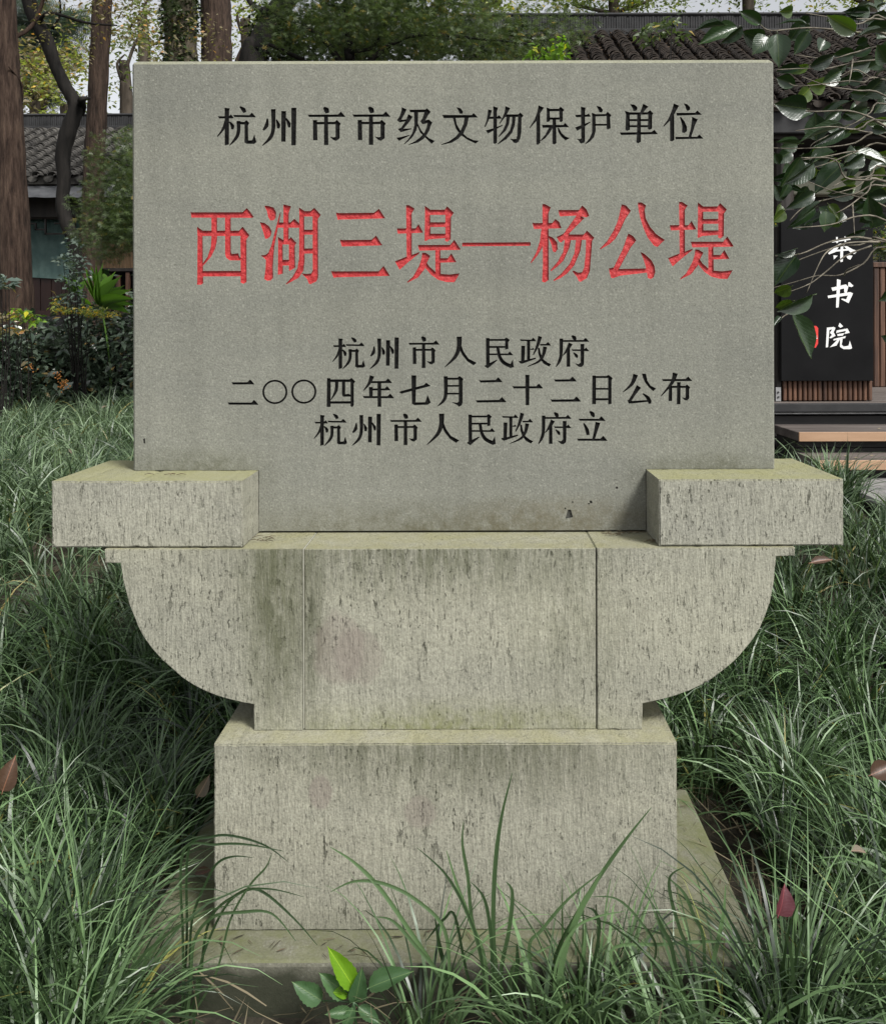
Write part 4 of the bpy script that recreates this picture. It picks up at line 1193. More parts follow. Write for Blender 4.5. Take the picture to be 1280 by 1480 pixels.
# paving in front of the steps
pv = empty('stone_path', (3.5, 4.2, gz), 'grey paved path at the foot of the timber steps', 'path')
pv['kind'] = 'structure'
del pv['category']; del pv['label']
box('path_bed', 1.80, 9.0, 3.86, 5.8, .30, PZ(705,4.5)-.035, ridge_m, pv)
zp = PZ(705, 4.5)
yy = 3.88; j = 0
while yy < 5.6:
    xx = 1.87 - (j % 2)*.0
    while xx < 6.0:
        w_ = .60
        box('paving_slab', xx+.004 - 0, xx+w_-.004, yy+.004, yy+.396, zp-.034, zp+random.uniform(-.0015,.0015), pave_m, pv, .004)
        xx += w_
    yy += .40; j += 1
box('kerb', 1.80, 1.865, 3.86, 5.6, .3, zp+.012, ridge_m, pv, .008)

# ------------------------------------------------------------------ the sign on the deck
YG = 5.66
sg = empty('vertical_sign', (PX(1194,YG), YG+.1, DZ), 'black upright board sign with white characters and a red seal on a slatted brown base', 'sign')
sx0, sx1 = PX(1128.5, YG), PX(1262, YG)
zb_, zt_ = PZ(552, YG), PZ(304, YG)
pa = box('sign_board', sx0, sx1, YG, YG+.035, zb_, zt_, panel_m, sg, .004, 2)
box('sign_core', sx0+.02, sx1-.01, YG+.085, YG+.12, DZ+.001, zt_-.02, darkwood, sg)
nb = 18
bx0, bx1 = PX(1130.5,YG+.04), PX(1261,YG+.04)
for i in range(nb):
    a = bx0+(bx1-bx0)*i/nb; b = bx0+(bx1-bx0)*(i+1)/nb
    box('base_slat', a+.003, b-.004, YG+.038, YG+.083, DZ+.002, zt_-.05, brownwood, sg, .006)
box('side_post', bx0-.035, bx0-.004, YG+.05, YG+.11, DZ+.002, zt_-.1, darkwood, sg, .003)
br = box('foot_bracket', PX(1120.5,YG), PX(1128,YG), YG+.0, YG+.006, DZ+.004, PZ(561,YG), steel_m, sg, .001)
for py in (568, 575): 
    bm = bmesh.new(); bmesh.ops.create_cone(bm, cap_ends=True, segments=8, radius1=.006, radius2=.006, depth=.006, matrix=Matrix.Translation((PX(1124,YG), YG-.003, PZ(py,YG))) @ Matrix.Rotation(math.pi/2,4,'X'))
    bm_obj('screw', bm, ridge_m, br)
def flat_print(name, polys, mat, y, th=0.0012):
    V, Fc = [], []
    for q, pl_ in enumerate(polys):
        P = [(PX(1140+x/7.79, YG), PZ(340+yy/7.79, YG)) for x, yy in pl_]
        if sum(P[i][0]*P[(i+1)%len(P)][1]-P[(i+1)%len(P)][0]*P[i][1] for i in range(len(P))) < 0: P = P[::-1]
        b = len(V); n_ = len(P); yo = y - q*0.00008
        V += [(x, yo, z) for x, z in P] + [(x, y+th+.001, z) for x, z in P]
        for t in tessellate_polygon([[Vector((x,z,0)) for x,z in P]]): Fc.append((b+t[0], b+t[1], b+t[2]))
        Fc += [(b+i, b+n_+i, b+n_+(i+1)%n_, b+(i+1)%n_) for i in range(n_)]
    return mesh_obj(name, V, Fc, mat, pa)
flat_print('white_character', [[(475,600),(640,563),(668,590),(648,662),(622,655),(618,608),(490,637)], [(435,690),(690,650),(720,665),(670,775),(585,730),(600,722),(642,733),(662,688),(440,718)],
 [(540,503),(582,515),(557,822),(528,825)], [(668,540),(682,538),(725,580),(705,594),(665,585)]], white_p, YG-.001)
flat_print('white_character', [[(425,1050),(500,1042),(522,1052),(500,1102),(522,1142),(470,1170),(450,1165),(482,1132),(458,1108),(485,1068),(452,1075),(437,1270),(412,1272)], [(568,995),(608,1035),(578,1052),(553,1035)],
 [(535,1082),(655,1060),(682,1108),(622,1122),(640,1085),(548,1106),(528,1112)], [(540,1124),(622,1112),(602,1140),(545,1145)], [(500,1178),(640,1145),(628,1168),(498,1196)], [(550,1175),(572,1180),(532,1252),(455,1272),(520,1210)],
 [(572,1178),(602,1178),(590,1240),(612,1264),(668,1254),(682,1198),(708,1282),(690,1292),(612,1293),(572,1268)]], white_p, YG-.001)
flat_print('white_character', [[(482,70),(690,40),(695,60),(484,92)], [(530,30),(550,28),(552,95),(534,98)], [(625,22),(645,20),(642,85),(626,88)], [(440,210),(560,110),(590,100),(520,200),(450,225)], [(585,105),(610,108),(720,170),(778,188),(735,222),(690,200)],
 [(510,175),(690,160),(680,180),(512,196)], [(582,130),(612,130),(606,305),(582,312),(575,290)], [(640,240),(665,235),(715,240),(690,285),(662,275)], [(500,235),(548,240),(505,282)]], white_p, YG-.001)
rs = flat_print('red_seal', [[(178,1045),(192,1030),(305,1030),(327,1055),(325,1230),(300,1275),(192,1275),(178,1262)]], red_p, YG-.001)
def seal_mark(polys):
    o = flat_print('seal_mark', polys, white_p, YG-.0018)
    o.parent = rs
seal_mark([[(272,1122),(300,1118),(305,1132),(275,1136)], [(268,1142),(312,1140),(314,1150),(268,1152)], [(278,1134),(286,1134),(286,1182),(278,1184)], [(272,1160),(318,1164),(316,1174),(272,1172)], [(296,1134),(303,1134),(303,1185),(296,1185)], [(268,1182),(300,1184),(298,1192),(268,1190)]])
# slatted screen to the side of the sign
ss = empty('slatted_screen', (PX(1330,7.1), 7.1, DZ), 'brown slatted timber screen on the deck beyond the sign', 'screen')
i = 0; x = PX(1263, 7.1)
while x < 6.2:
    box('slat', x, x+.042, 7.1+(i%2)*.004, 7.14, DZ+.001, PZ(388,7.1), brownwood, ss, .005)
    x += .05; i += 1
box('top_rail', PX(1263,7.1)-.01, 6.25, 7.09, 7.17, PZ(388,7.1)+.001, PZ(384,7.1)+.02, brownwood, ss, .004)

# a fluted bollard light head on the path edge? none: keep the far litter instead
def scatter_litter(name, label, x0, x1, n, mat, seed):
    rg = np.random.default_rng(seed)
    t = rg.random(n)**0.8; x = rg.uniform(x0, x1, n)
    y = HE + (HT-HE)*t; z = hze + (hzt-hze)*t + .035 + rg.random(n)*.03
    C = np.stack([x, y, z], 1)
    az = rg.uniform(0, 2*np.pi, n)
    o = blades(name, C, az, np.full(n, 1.2)+rg.normal(0,.2,n), rg.normal(.3,.3,n), rg.uniform(.03,.10,n), rg.uniform(.006,.02,n), mat, segs=2, rng=rg,
               tint=np.stack([rg.random(n), np.zeros(n), np.zeros(n)],1))
    tag(o, label, 'leaf litter', kind='stuff')
litter_m = leaf_mat('needle_litter', (0.03,0.022,0.016), (0.15,0.105,0.07), rough=.9, trans=0, spec=.2)
scatter_litter('roof_litter', 'brown needles and dead leaves lying over the hall roof tiles', HX0, HX1, 9000, litter_m, 3)
# ------------------------------------------------------------------ trees
bark_red = bark_mat('reddish_bark', (0.042,0.026,0.019), (0.125,0.085,0.062), 26, 1.3)
bark_dark = bark_mat('dark_bark', (0.010,0.009,0.008), (0.030,0.026,0.023), 12, .5)
bark_brown = bark_mat('brown_bark', (0.042,0.028,0.021), (0.115,0.078,0.058), 26, 1.0)
bark_moss = bark_mat('mossy_bark', (0.06,0.05,0.035), (0.15,0.125,0.09), 18, .8, moss=(0.035,0.05,0.018))
bark_far = bark_mat('far_bark', (0.05,0.04,0.03), (0.11,0.09,0.07), 6, .8)
lf_dark = leaf_mat('dark_glossy_leaf', (0.018,0.036,0.020), (0.13,0.17,0.12), rough=.32, trans=.08, spec=.9)
lf_maple = leaf_mat('maple_leaf', (0.016,0.030,0.010), (0.15,0.20,0.09), rough=.4, trans=.3)
lf_yel = leaf_mat('yellow_green_leaf', (0.13,0.16,0.04), (0.36,0.40,0.11), rough=.5, trans=.35)
lf_far = leaf_mat('far_green_leaf', (0.07,0.095,0.03), (0.22,0.26,0.10), rough=.6, trans=.35)
lf_brown = leaf_mat('autumn_leaf', (0.10,0.085,0.045), (0.30,0.25,0.15), rough=.6, trans=.35)
lf_cedar = leaf_mat('cedar_needle', (0.055,0.085,0.07), (0.14,0.18,0.15), rough=.7, trans=.2)
lf_bright = leaf_mat('fresh_leaf', (0.08,0.16,0.015), (0.20,0.34,0.04), rough=.4, trans=.35)
lf_ivy = leaf_mat('ivy_leaf', (0.015,0.028,0.010), (0.055,0.080,0.025), rough=.4, trans=.15)

def ell_points(ells, Y, dY, n, shell=0.0, rng=RNG):
    """Points in rounded masses given as seen: (px, py, rx, ry) at distance Y, each with real depth dY."""
    ar = np.array([e[2]*e[3] for e in ells], float); ar /= ar.sum()
    k = rng.choice(len(ells), n, p=ar)
    E = np.array(ells, float)[k]
    u = rng.normal(size=(n, 3)); u /= np.linalg.norm(u, axis=1, keepdims=True)
    r = rng.random(n)**(1/3); r = shell + (1-shell)*r
    u *= r[:, None]
    Yc = Y + u[:, 1]*dY
    px = E[:, 0] + u[:, 0]*E[:, 2]; py = E[:, 1] + u[:, 2]*E[:, 3]
    return np.stack([(px-VX)*Y/F, Yc, EYE-(py-VY)*Y/F], 1)

def clumpy(P, amount=.35, scale=1.0):
    """Pull points together into leafy sprays, so that gaps open between them."""
    q = P.copy()
    s = scale
    q += amount*0.16*np.stack([np.sin(P[:,1]*9/s+P[:,2]*5/s), np.sin(P[:,2]*8/s+P[:,0]*6/s), np.sin(P[:,0]*10/s+P[:,1]*4/s)], 1)*s
    return q

def trunk_px(pts, Y, base=True):
    out, rad = [], []
    for (px, py, w) in pts:
        p = W(px, py, Y); out.append(p); rad.append(w*Y/F/2)
    if base:
        p = out[-1]; g = float(ground_z(p.x, p.y))
        if p.z > g + .05:
            out.append(Vector((p.x+.02, p.y, g + .12))); rad.append(rad[-1]*1.25)
            out.append(Vector((p.x+.02, p.y, g - .15))); rad.append(rad[-1]*1.25)
    return out, rad

def tree(name, label, tr, Y, bark, crown=None, limbs=(), group=None, category='tree', top=None, jit=.10):
    pts, rad = trunk_px(tr, Y)
    if top:   # carries on above the frame
        p0, p1 = pts[0], pts[1]
        d = (p0-p1).normalized()
        for k in range(1, 4):
            q = p0 + Vector((d.x*.6, 0, 1))*(top*k/3); pts.insert(0, q); rad.insert(0, rad[0]*.8)
    g = pts[-1]
    t = empty(name, (g.x, g.y, g.z+.15), label, category, group)
    tk = tube('trunk', pts, rad, bark, t, sides=16, n=6, jitter=jit)
    for L in limbs:
        p, r = trunk_px(L, Y, base=False)
        for i, v in enumerate(p): v.y += .12*math.sin(i*1.7+L[0][0])
        tube('limb', p, r, bark, tk, sides=7, n=4, jitter=.1)
    if crown:
        for (nm, P, size, tm, mat, kw) in crown:
            leaf_cloud(nm, P, size, tm, mat, t, **kw)
    return t

# the five trunks on the side of the pavilion
tree('redwood_tree', 'thick reddish brown trunk at the frame edge, nearest of the trunks before the pavilion', [(3,0,40),(9,120,42),(15,240,43),(22,380,45),(26,480,47),(27,560,50)], 7.6, bark_red, top=6,
     crown=[('crown', clumpy(ell_points([(-40,-420,260,200)], 7.6, 1.6, 2500), .5), .07, T_SIMPLE, lf_brown, {})], limbs=[[(6,60,8),(40,25,6),(80,-60,4)], [(20,160,5),(30,120,3),(24,100,2)]])
tree('leaning_tree', 'slim black trunk that bends and forks, between the two reddish trunks', [(36,-30,19),(50,20,20),(68,55,20),(80,90,17),(95,122,18),(110,152,20),(99,188,23),(92,220,21),(93,258,18),(91,292,19),(97,322,19),(108,352,18),(110,420,18),(110,500,20)], 8.2, bark_dark, jit=.12,
     limbs=[[(108,158,13),(118,150,12),(126,146,8),(131,140,3)], [(60,35,6),(80,22,5),(120,27,4),(165,30,2)], [(70,35,4),(84,12,3),(92,-20,2)]],
     crown=[('crown', clumpy(ell_points([(100,40,24,50),(80,-60,110,60),(180,20,30,45),(208,60,24,30),(300,60,40,30)], 8.2, .7, 1900), .5), .045, T_SIMPLE, lf_brown, dict(yellow=.04))])
tree('brown_tree', 'straight brown trunk rising beside the slab, in front of the tiled pavilion roof', [(150,-20,28),(146,60,27),(142,140,27),(138,220,29),(134,300,30),(131,360,33),(130,470,36)], 8.8, bark_brown, top=5,
     crown=[('crown', clumpy(ell_points([(180,-300,220,180)], 8.8, 1.5, 2000), .5), .07, T_SIMPLE, lf_brown, {})])
tD = tree('ivied_tree', 'wide trunk wrapped in dark ivy, standing above the slab edge', [(262,-30,44),(262,40,45),(263,140,47),(264,400,52)], 9.4, bark_moss, top=5,
     crown=[('ivy', ell_points([(262,20,27,60),(262,100,25,60)], 9.4, .24, 2600, .7), .06, T_SIMPLE, lf_ivy, dict(yellow=.02)),('crown', clumpy(ell_points([(262,-330,200,150)], 9.4, 1.5, 1500), .5), .07, T_SIMPLE, lf_far, {})])
tE = tree('bare_tree', 'ridged pale brown trunk close beside the ivied one', [(312,-30,42),(314,40,43),(314,140,44),(314,400,48)], 9.6, bark_brown, top=5,
     crown=[('crown', clumpy(ell_points([(330,-330,200,150)], 9.6, 1.5, 1500), .5), .07, T_SIMPLE, lf_far, {})], limbs=[[(340,85,6),(352,60,6),(380,40,4),(430,20,3)]])

# maples
m1 = tree('maple_tree', 'small maple with layered fine green leaves between the brown trunk and the slab', [(250,150,10),(240,260,16),(235,400,22)], 6.2, bark_dark,
     limbs=[[(240,300,9),(200,250,6),(160,225,3)], [(238,340,9),(190,320,6),(135,330,3)], [(245,200,8),(300,150,5),(360,140,3)]],
     crown=[('crown', clumpy(ell_points([(182,205,14,20),(168,240,30,24),(172,275,38,26),(160,312,38,26),(162,345,44,26),(215,300,40,90)], 6.2, .45, 9000), .55, .6), .040, T_MAPLE, lf_maple, dict(droop=.35, yellow=.02))])
m2 = tree('maple_tree', 'broad maple with dense olive leaves filling the gap above the slab centre', [(505,60,12),(508,100,16),(520,200,22),(530,400,28)], 6.4, bark_dark,
     limbs=[[(512,120,11),(470,60,8),(420,30,6),(380,0,4)], [(508,90,10),(500,30,7),(495,-60,5)], [(512,110,10),(590,60,7),(700,55,4),(800,60,2)], [(510,130,9),(450,90,7),(395,70,5)], [(508,80,6),(540,60,5),(560,10,3)]],
     crown=[('crown', clumpy(ell_points([(440,50,70,42),(500,5,110,60),(560,60,110,40),(680,62,100,34),(620,10,110,50),(770,55,95,20),(820,35,40,16),(480,-110,190,80),(640,-100,160,60)], 6.4, .7, 26000), .55, .6), .046, T_MAPLE, lf_maple, dict(droop=.3, yellow=.03))])
# darker trunk mass behind the maple
tree('dark_tree', 'dark leaning trunk glimpsed through the leaves above the slab', [(440,-40,26),(405,10,30),(378,60,34),(362,110,36),(350,420,44)], 8.4, bark_dark, top=3,
     limbs=[[(400,20,12),(375,14,10),(355,-10,7),(340,-40,5)]], crown=[('crown', clumpy(ell_points([(405,60,40,50),(480,50,100,60),(570,40,110,60),(700,62,110,28)], 8.6, .3, 11000), .4), .075, T_SIMPLE, lf_ivy, {})])

def stem_plant(name, label, px, py, Y, ells, n, size, mat, tm=T_SIMPLE, base=None, dY=.15, cat='plant', group=None, kw={}, stems=5, part='foliage'):
    b = base or W(px, py, Y)
    t = empty(name, tuple(b), label, cat, group)
    P = ell_points(ells, Y, dY, n)
    leaf_cloud(part, P, size, tm, mat, t, **kw)
    rr = random.Random(int(px)+int(py))
    for i in range(stems):
        q = Vector(P[rr.randrange(len(P))])
        tube('stem', [b, (b+q)/2 + Vector((rr.uniform(-.05,.05), rr.uniform(-.05,.05), .03)), q], [.006,.004,.002], bark_dark, t, sides=5, n=3)
    return t
def gbase(px, Y):
    x = PX(px, Y); return Vector((x, Y, float(ground_z(x, Y))))
stem_plant('young_shrub', 'shrub with round bright lime leaves peeping over the slab top', 790, 90, 4.6, [(782,76,18,7),(808,64,12,9),(800,78,20,6),(766,80,10,5)], 110, .05, lf_bright, base=gbase(790,4.6), kw=dict(flat=.9))
stem_plant('young_shrub', 'shrub with mid green leaves in front of the hall ridge', 950, 90, 5.0, [(940,48,20,12),(965,36,26,8),(985,52,12,6),(925,52,8,6)], 130, .05, lf_maple, base=gbase(950,5.0), kw=dict(flat=.9))

# far trees seen over the two roofs; each with its own trunk and crown
far = [
 ('cedar_tree', 'pale blue-green cedar in the distance between the first two trunks', 55, 30, [(45,90,40,36),(70,60,30,20),(50,125,34,22)], 2600, .55, lf_cedar, T_NEEDLE),
 ('cypress_tree', 'orange-brown cypress just above the pavilion ridge', 45, 24, [(44,150,18,22),(58,160,20,16)], 1400, .20, lf_brown, T_SIMPLE),
 ('lime_tree', 'yellow-green tree above the pavilion ridge next to the bending trunk', 100, 22, [(92,162,26,16),(118,150,22,20),(75,165,14,10)], 900, .14, lf_yel, T_SIMPLE),
 ('lime_tree', 'yellow-green tree seen beside the top corner of the slab', 178, 21, [(176,140,22,30),(170,90,18,26),(196,60,20,30)], 800, .14, lf_far, T_SIMPLE),
 ('olive_tree', 'thin brownish tree crown high between trunks and slab', 200, 26, [(186,40,34,38),(225,60,26,36),(210,0,50,30)], 1100, .17, lf_brown, T_SIMPLE),
 ('golden_tree', 'golden-leaved tree between the bare trunk and the maple', 345, 28, [(350,60,26,26),(345,20,40,26),(372,30,20,22)], 1000, .16, lf_yel, T_SIMPLE),
 ('yellow_tree', 'yellow-green crown above the near end of the hall ridge', 700, 22, [(700,-6,95,30),(640,0,60,30),(760,-20,90,34)], 3000, .15, lf_yel, T_SIMPLE),
 ('bamboo_tree', 'light yellow-brown crown above the middle of the hall ridge', 900, 24, [(890,-12,100,30),(940,0,50,22),(830,4,40,16)], 2600, .16, lf_far, T_SIMPLE),
 ('thin_tree', 'sparse pale crown with white sky showing, above the hall ridge', 1080, 26, [(1040,-20,80,34),(1120,-24,90,34)], 1300, .17, lf_far, T_SIMPLE),
 ('ochre_tree', 'ochre crown above the far end of the hall ridge', 1230, 23, [(1225,-10,70,30),(1290,-20,60,40)], 2200, .15, lf_yel, T_SIMPLE),
]
for (nm, lb, px, Y, ells, n, sz, mt, tm) in far:
    cx = sum(e[0] for e in ells)/len(ells); cy = sum(e[1] for e in ells)/len(ells)
    tree(nm, lb, [(cx,cy-10,14),(cx+3,cy+60,18),(cx,cy+200,22)], Y, bark_far, group='trees beyond the roofs', jit=.1,
         limbs=[[(cx,cy+20,7),(e[0],e[1],4)] + [(e[0]+e[2]*.5,e[1]-e[3]*.6,2)] for e in ells],
         crown=[('crown', clumpy(ell_points(ells + [(cx, cy-60, 70, 40)], Y, 1.4, n), .6, 2.5), sz, tm, mt, dict(yellow=.04))])
# a soft hedge of woods closes the gaps low down behind the roofs
o = leaf_cloud('distant_wood', np.stack([RNG.uniform(-34, 34, 16000), RNG.uniform(33, 42, 16000), ground_z(0, 30) + np.abs(RNG.normal(0, 1, 16000))*2.2 + RNG.uniform(0, 4.2, 16000)], 1), .42, T_SIMPLE, lf_far)
tag(o, 'distant green wood that closes the view behind both roofs', 'wood', kind='stuff')

# ------------------------------------------------------------------ shrubs before the pavilion
def bush(label, X, Y, rx, ry, h, n, size, mat, droop, name='dark_shrub', group=None, rng=RNG, kw={}):
    g = float(ground_z(X, Y))
    t = empty(name, (X, Y, g), label, 'shrub', group)
    u = rng.normal(size=(n,3)); u /= np.linalg.norm(u, axis=1, keepdims=True); u[:,2] = np.abs(u[:,2])
    r = .72 + .3*rng.random(n) + .06*np.sin(u[:,0]*9)*np.sin(u[:,2]*11+X)
    P = np.stack([X + u[:,0]*rx*r, Y + u[:,1]*ry*r, g + u[:,2]*h*r], 1)
    leaf_cloud('foliage', P, size, T_SIMPLE, mat, t, out=u, droop=droop, **kw)
    n2 = n//2
    u2 = rng.normal(size=(n2,3))*.38; u2[:,2] = np.abs(u2[:,2])
    P2 = np.stack([X+u2[:,0]*rx, Y+u2[:,1]*ry, g+u2[:,2]*h], 1)
    leaf_cloud('inner_foliage', P2, size*1.3, T_SIMPLE, mat, t, droop=droop, dark=.15)  # inner leaves tinted darker: shade inside the bush put into their colour
    for i in range(6):
        a = i*1.05
        tube('stem', [(X, Y, g-.02), (X+math.cos(a)*rx*.3, Y+math.sin(a)*ry*.3, g+h*.45), (X+math.cos(a)*rx*.75, Y+math.sin(a)*ry*.75, g+h*.7)], [.014,.01,.004], bark_dark, t, sides=5, n=3)
    return t
kwb = dict(spread=.75, yellow=.015, flat=.45)
b1 = bush('dark glossy shrub beside the slab, the tallest of the row', -3.15, 7.7, .66, .5, 1.00, 3400, .08, lf_dark, .5, group='glossy shrubs before the pavilion', kw=kwb)
b2 = bush('dark glossy shrub with clusters of orange berries', -3.62, 7.3, .62, .5, .82, 3200, .075, lf_dark, .5, group='glossy shrubs before the pavilion', kw=kwb)
b3 = bush('low dark glossy shrub at the foot of the thick trunk by the frame edge', -4.12, 7.1, .62, .5, .60, 2800, .075, lf_dark, .5, group='glossy shrubs before the pavilion', kw=kwb)
b4 = bush('dark glossy shrub mostly hidden behind the slab', -2.45, 7.7, .6, .5, .85, 1500, .075, lf_dark, .5, group='glossy shrubs before the pavilion', kw=kwb)
b5 = bush('yellowish green low shrub round the base of the thick reddish trunk', -3.95, 7.55, .42, .3, .70, 1500, .055, lf_far, .2, name='pale_shrub', kw=dict(spread=.8, yellow=.3, flat=.5))
berry = simple_mat('orange_berry', (0.35,0.13,0.03), (0.5,0.22,0.06), 30, .4, 0)
for (px, py, k) in ((83,541,16),(88,556,24),(95,553,14),(46,530,10)):
    bm = bmesh.new(); rr = random.Random(px)
    c = W(px, py, 6.78)
    for i in range(k):
        p = c + Vector((rr.gauss(0,.016), rr.gauss(0,.012), rr.gauss(0,.018)))
        bmesh.ops.create_icosphere(bm, subdivisions=1, radius=.0065, matrix=Matrix.Translation(p))
    o = bm_obj('berry_cluster', bm, berry, b2, smooth=True); tag(o, kind='stuff')
stem_plant('climbing_shrub', 'slender shrub of small pale shiny leaves climbing the bending trunk', 108, 470, 7.0, [(106,350,10,14),(96,375,14,14),(112,385,12,24),(92,400,12,8),(108,420,14,18),(90,432,14,10)], 420, .045, lf_cedar, base=gbase(110,7.0), kw=dict(flat=.9, yellow=.0), stems=9)
stem_plant('golden_vine', 'vine with tiny yellow leaves over the top of the dark shrubs', 120, 470, 7.0, [(105,447,28,6),(130,446,22,8),(86,440,10,14),(150,452,26,6)], 420, .035, lf_yel, base=gbase(125,7.0), kw=dict(yellow=.3), stems=6)
stem_plant('bright_shrub', 'sprig of bright green leaves in front of the thick reddish trunk', 40, 480, 6.7, [(40,455,16,5),(52,461,14,5),(32,447,14,4)], 60, .07, lf_bright, base=gbase(36,6.7), stems=4)
stem_plant('bronze_shrub', 'spreading bronze-leaved twig left of the bright green sprig', 12, 480, 6.6, [(10,455,24,6),(20,475,26,4)], 90, .055, lf_brown, base=gbase(10,6.6), stems=4)
stem_plant('pale_tuft', 'pale narrow-leaved tuft at the very frame edge', 2, 480, 6.2, [(4,404,12,12)], 46, .075, lf_cedar, base=gbase(-4,6.2), stems=3, kw=dict(flat=1.0))
stem_plant('leafy_shrub', 'green shrub seen past the slatted screen', 1274, 470, 7.9, [(1272,350,14,38),(1300,360,30,50)], 700, .06, lf_maple, base=gbase(1290,7.9), dY=.3)
stem_plant('leafy_shrub', 'green shrub squeezed between slab edge and black sign', 1124, 470, 7.3, [(1122,335,9,26)], 260, .06, lf_maple, base=gbase(1100,7.3), dY=.2)

# ------------------------------------------------------------------ single large leaves
def blade_leaf_mesh(name, wr, bend, fold, mat, serr=0.0, rows=10, tipk=1.0, pet=.10):
    """Leaf from (0,0,0) to (0,1,0); width ratio wr; own thin thickness from two-sided bent surface."""
    V, Fc = [], []
    cols = 5
    for i in range(rows+1):
        t = i/rows
        wv = wr * 0.5 * (math.sin(math.pi*min(1, t**.80))**.75 if 0 < t < 1 else 0) * (1 - .30*t**3)
        if t > .86: wv *= (1-t)/.14*.8 + .08*(t < 1)
        if serr and i % 2 and 0 < t < 1: wv *= 1 - serr
        y = t - 0.06*bend*t*t; z = -bend*t*t*.5
        for j in range(cols):
            s = (j/(cols-1)*2-1)
            V.append((s*wv, y, z + fold*abs(s)**1.4*wv*1.4 + .012*math.sin(t*17+s*3)*abs(s)))
    for i in range(rows):
        for j in range(cols-1):
            a = i*cols+j; Fc.append((a, a+1, a+cols+1, a+cols))
    tv, tf = tube_arrays([(0,-pet,.01),(0,-pet*.4,0),(0,.03,-.004)], [.016,.014,.012], 5)
    b = len(V); V += [tuple(v) for v in tv]; Fc += [tuple(b+k for k in f) for f in tf]
    me = bpy.data.meshes.new(name); me.from_pydata(V, [], Fc); me.update()
    me.polygons.foreach_set('use_smooth', [True]*len(me.polygons))
    me.materials.append(mat)
    return me

def frame_matrix(base, tip, nrm, wscale=1.0):
    y = (tip-base); L = y.length; y.normalize()
    z = (nrm - y*nrm.dot(y)).normalized(); x = y.cross(z)
    M = Matrix(((x.x*L*wscale, y.x*L, z.x*L, base.x), (x.y*L*wscale, y.y*L, z.y*L, base.y), (x.z*L*wscale, y.z*L, z.z*L, base.z), (0,0,0,1)))
    return M

cam_leaf = big_leaf_mat('camellia_leaf', (0.008,0.022,0.007), (0.026,0.056,0.016), rough=.28, trans=.10)
cam_leaf_y = big_leaf_mat('camellia_leaf_light', (0.05,0.09,0.015), (0.09,0.14,0.02), rough=.30, trans=.2)
twig_m = simple_mat('pale_twig', (0.07,0.06,0.045), (0.22,0.195,0.15), 40, .8, .4, .001)
VAR = [blade_leaf_mesh('leaf', 1.0, b, f, cam_leaf) for b, f in ((.35,.25),(.10,.35),(.6,.15),(-.15,.3))]
VARY = [blade_leaf_mesh('leaf', 1.0, .3, .3, cam_leaf_y)]
cam_root = Vector((PX(1520,2.7), 2.75, float(ground_z(1.5, 2.75))))
cml = empty('camellia_shrub', tuple(cam_root), 'camellia with large glossy leaves on pale twigs reaching in beside the slab', 'shrub')
lr = random.Random(21)
def S1(x, y): return (1020 + x/4.623, y/4.623)
def S2(x, y): return (1100 + x/3.522, 300 + y/3.522)
BR = [
 [S1(1202,232), S1(1060,225), S1(880,205), S1(680,190), S1(440,208), S1(365,165)],
 [S1(1202,395), S1(1140,405), S1(1000,420), S1(800,465), S1(650,462), S1(470,470)],
 [S1(1202,540), S1(1060,555), S1(960,545), S1(800,565), S1(620,580), S1(560,560)],
 [S1(1202,850), S1(1100,790), S1(950,745), S1(740,750), S1(580,740), S1(470,720)],
 [S1(1202,895), S1(1000,960), S1(850,985), S1(620,997), S1(440,992)],
 [S1(1202,925), S1(1060,885), S1(930,870), S1(740,950), S1(700,985)],
 [S1(1202,1222), S1(1080,1210), S1(930,1190), S1(860,1070), S1(640,1060)],
 [S1(1202,1215), S1(1080,1290), S1(960,1380), S1(870,1430)],
 [S1(1202,1250), S1(1000,1300), S1(760,1350), S1(640,1400), S1(560,1480)],
 [S2(634,172), S2(560,165), S2(470,155), S2(330,185), S2(200,240), S2(70,250)],
 [S2(634,180), S2(500,195), S2(380,205), S2(180,275), S2(60,335)],
 [S2(634,205), S2(520,290), S2(400,348), S2(290,350), S2(180,380), S2(60,412)],
 [S2(600,180), S2(440,185), S2(340,225), S2(290,300), S2(230,440)],
 [S2(560,200), S2(430,250), S2(330,330), S2(250,390), S2(150,430)],
 [S2(465,-10), S2(470,60), S2(475,140)],
 [S2(230,470), S2(160,530), S2(110,560), S2(60,610)],
 [S2(420,350), S2(440,320), S2(500,295)],
 [S1(1202,700), S1(1100,760), S1(1010,820), S1(920,860)],
 [S1(985,400), S1(975,480), S1(960,560)], [S1(1202,130), S1(1100,132), S1(1010,130)],
 [S1(1202,1120), S1(1100,1180), S1(960,1200), S1(850,1250)],
 [S1(1202,1180), S1(1000,1260), S1(840,1300)],
 [S1(900,520), S1(1000,470), S1(1100,520), S1(1202,570)],
 [(1280,30),(1240,36),(1200,26),(1165,20)], [(1280,140),(1240,132),(1200,126),(1160,112)], [(1280,176),(1240,188),(1200,184),(1150,190)], [(1280,230),(1240,220),(1200,226),(1160,232)], [(1280,300),(1240,286),(1200,276),(1165,262)], [(1280,210),(1240,220),(1200,236),(1170,245)], [(1280,72),(1240,76),(1200,86),(1150,80)], [(1280,320),(1240,314),(1200,326),(1150,330)],
]
brY = []
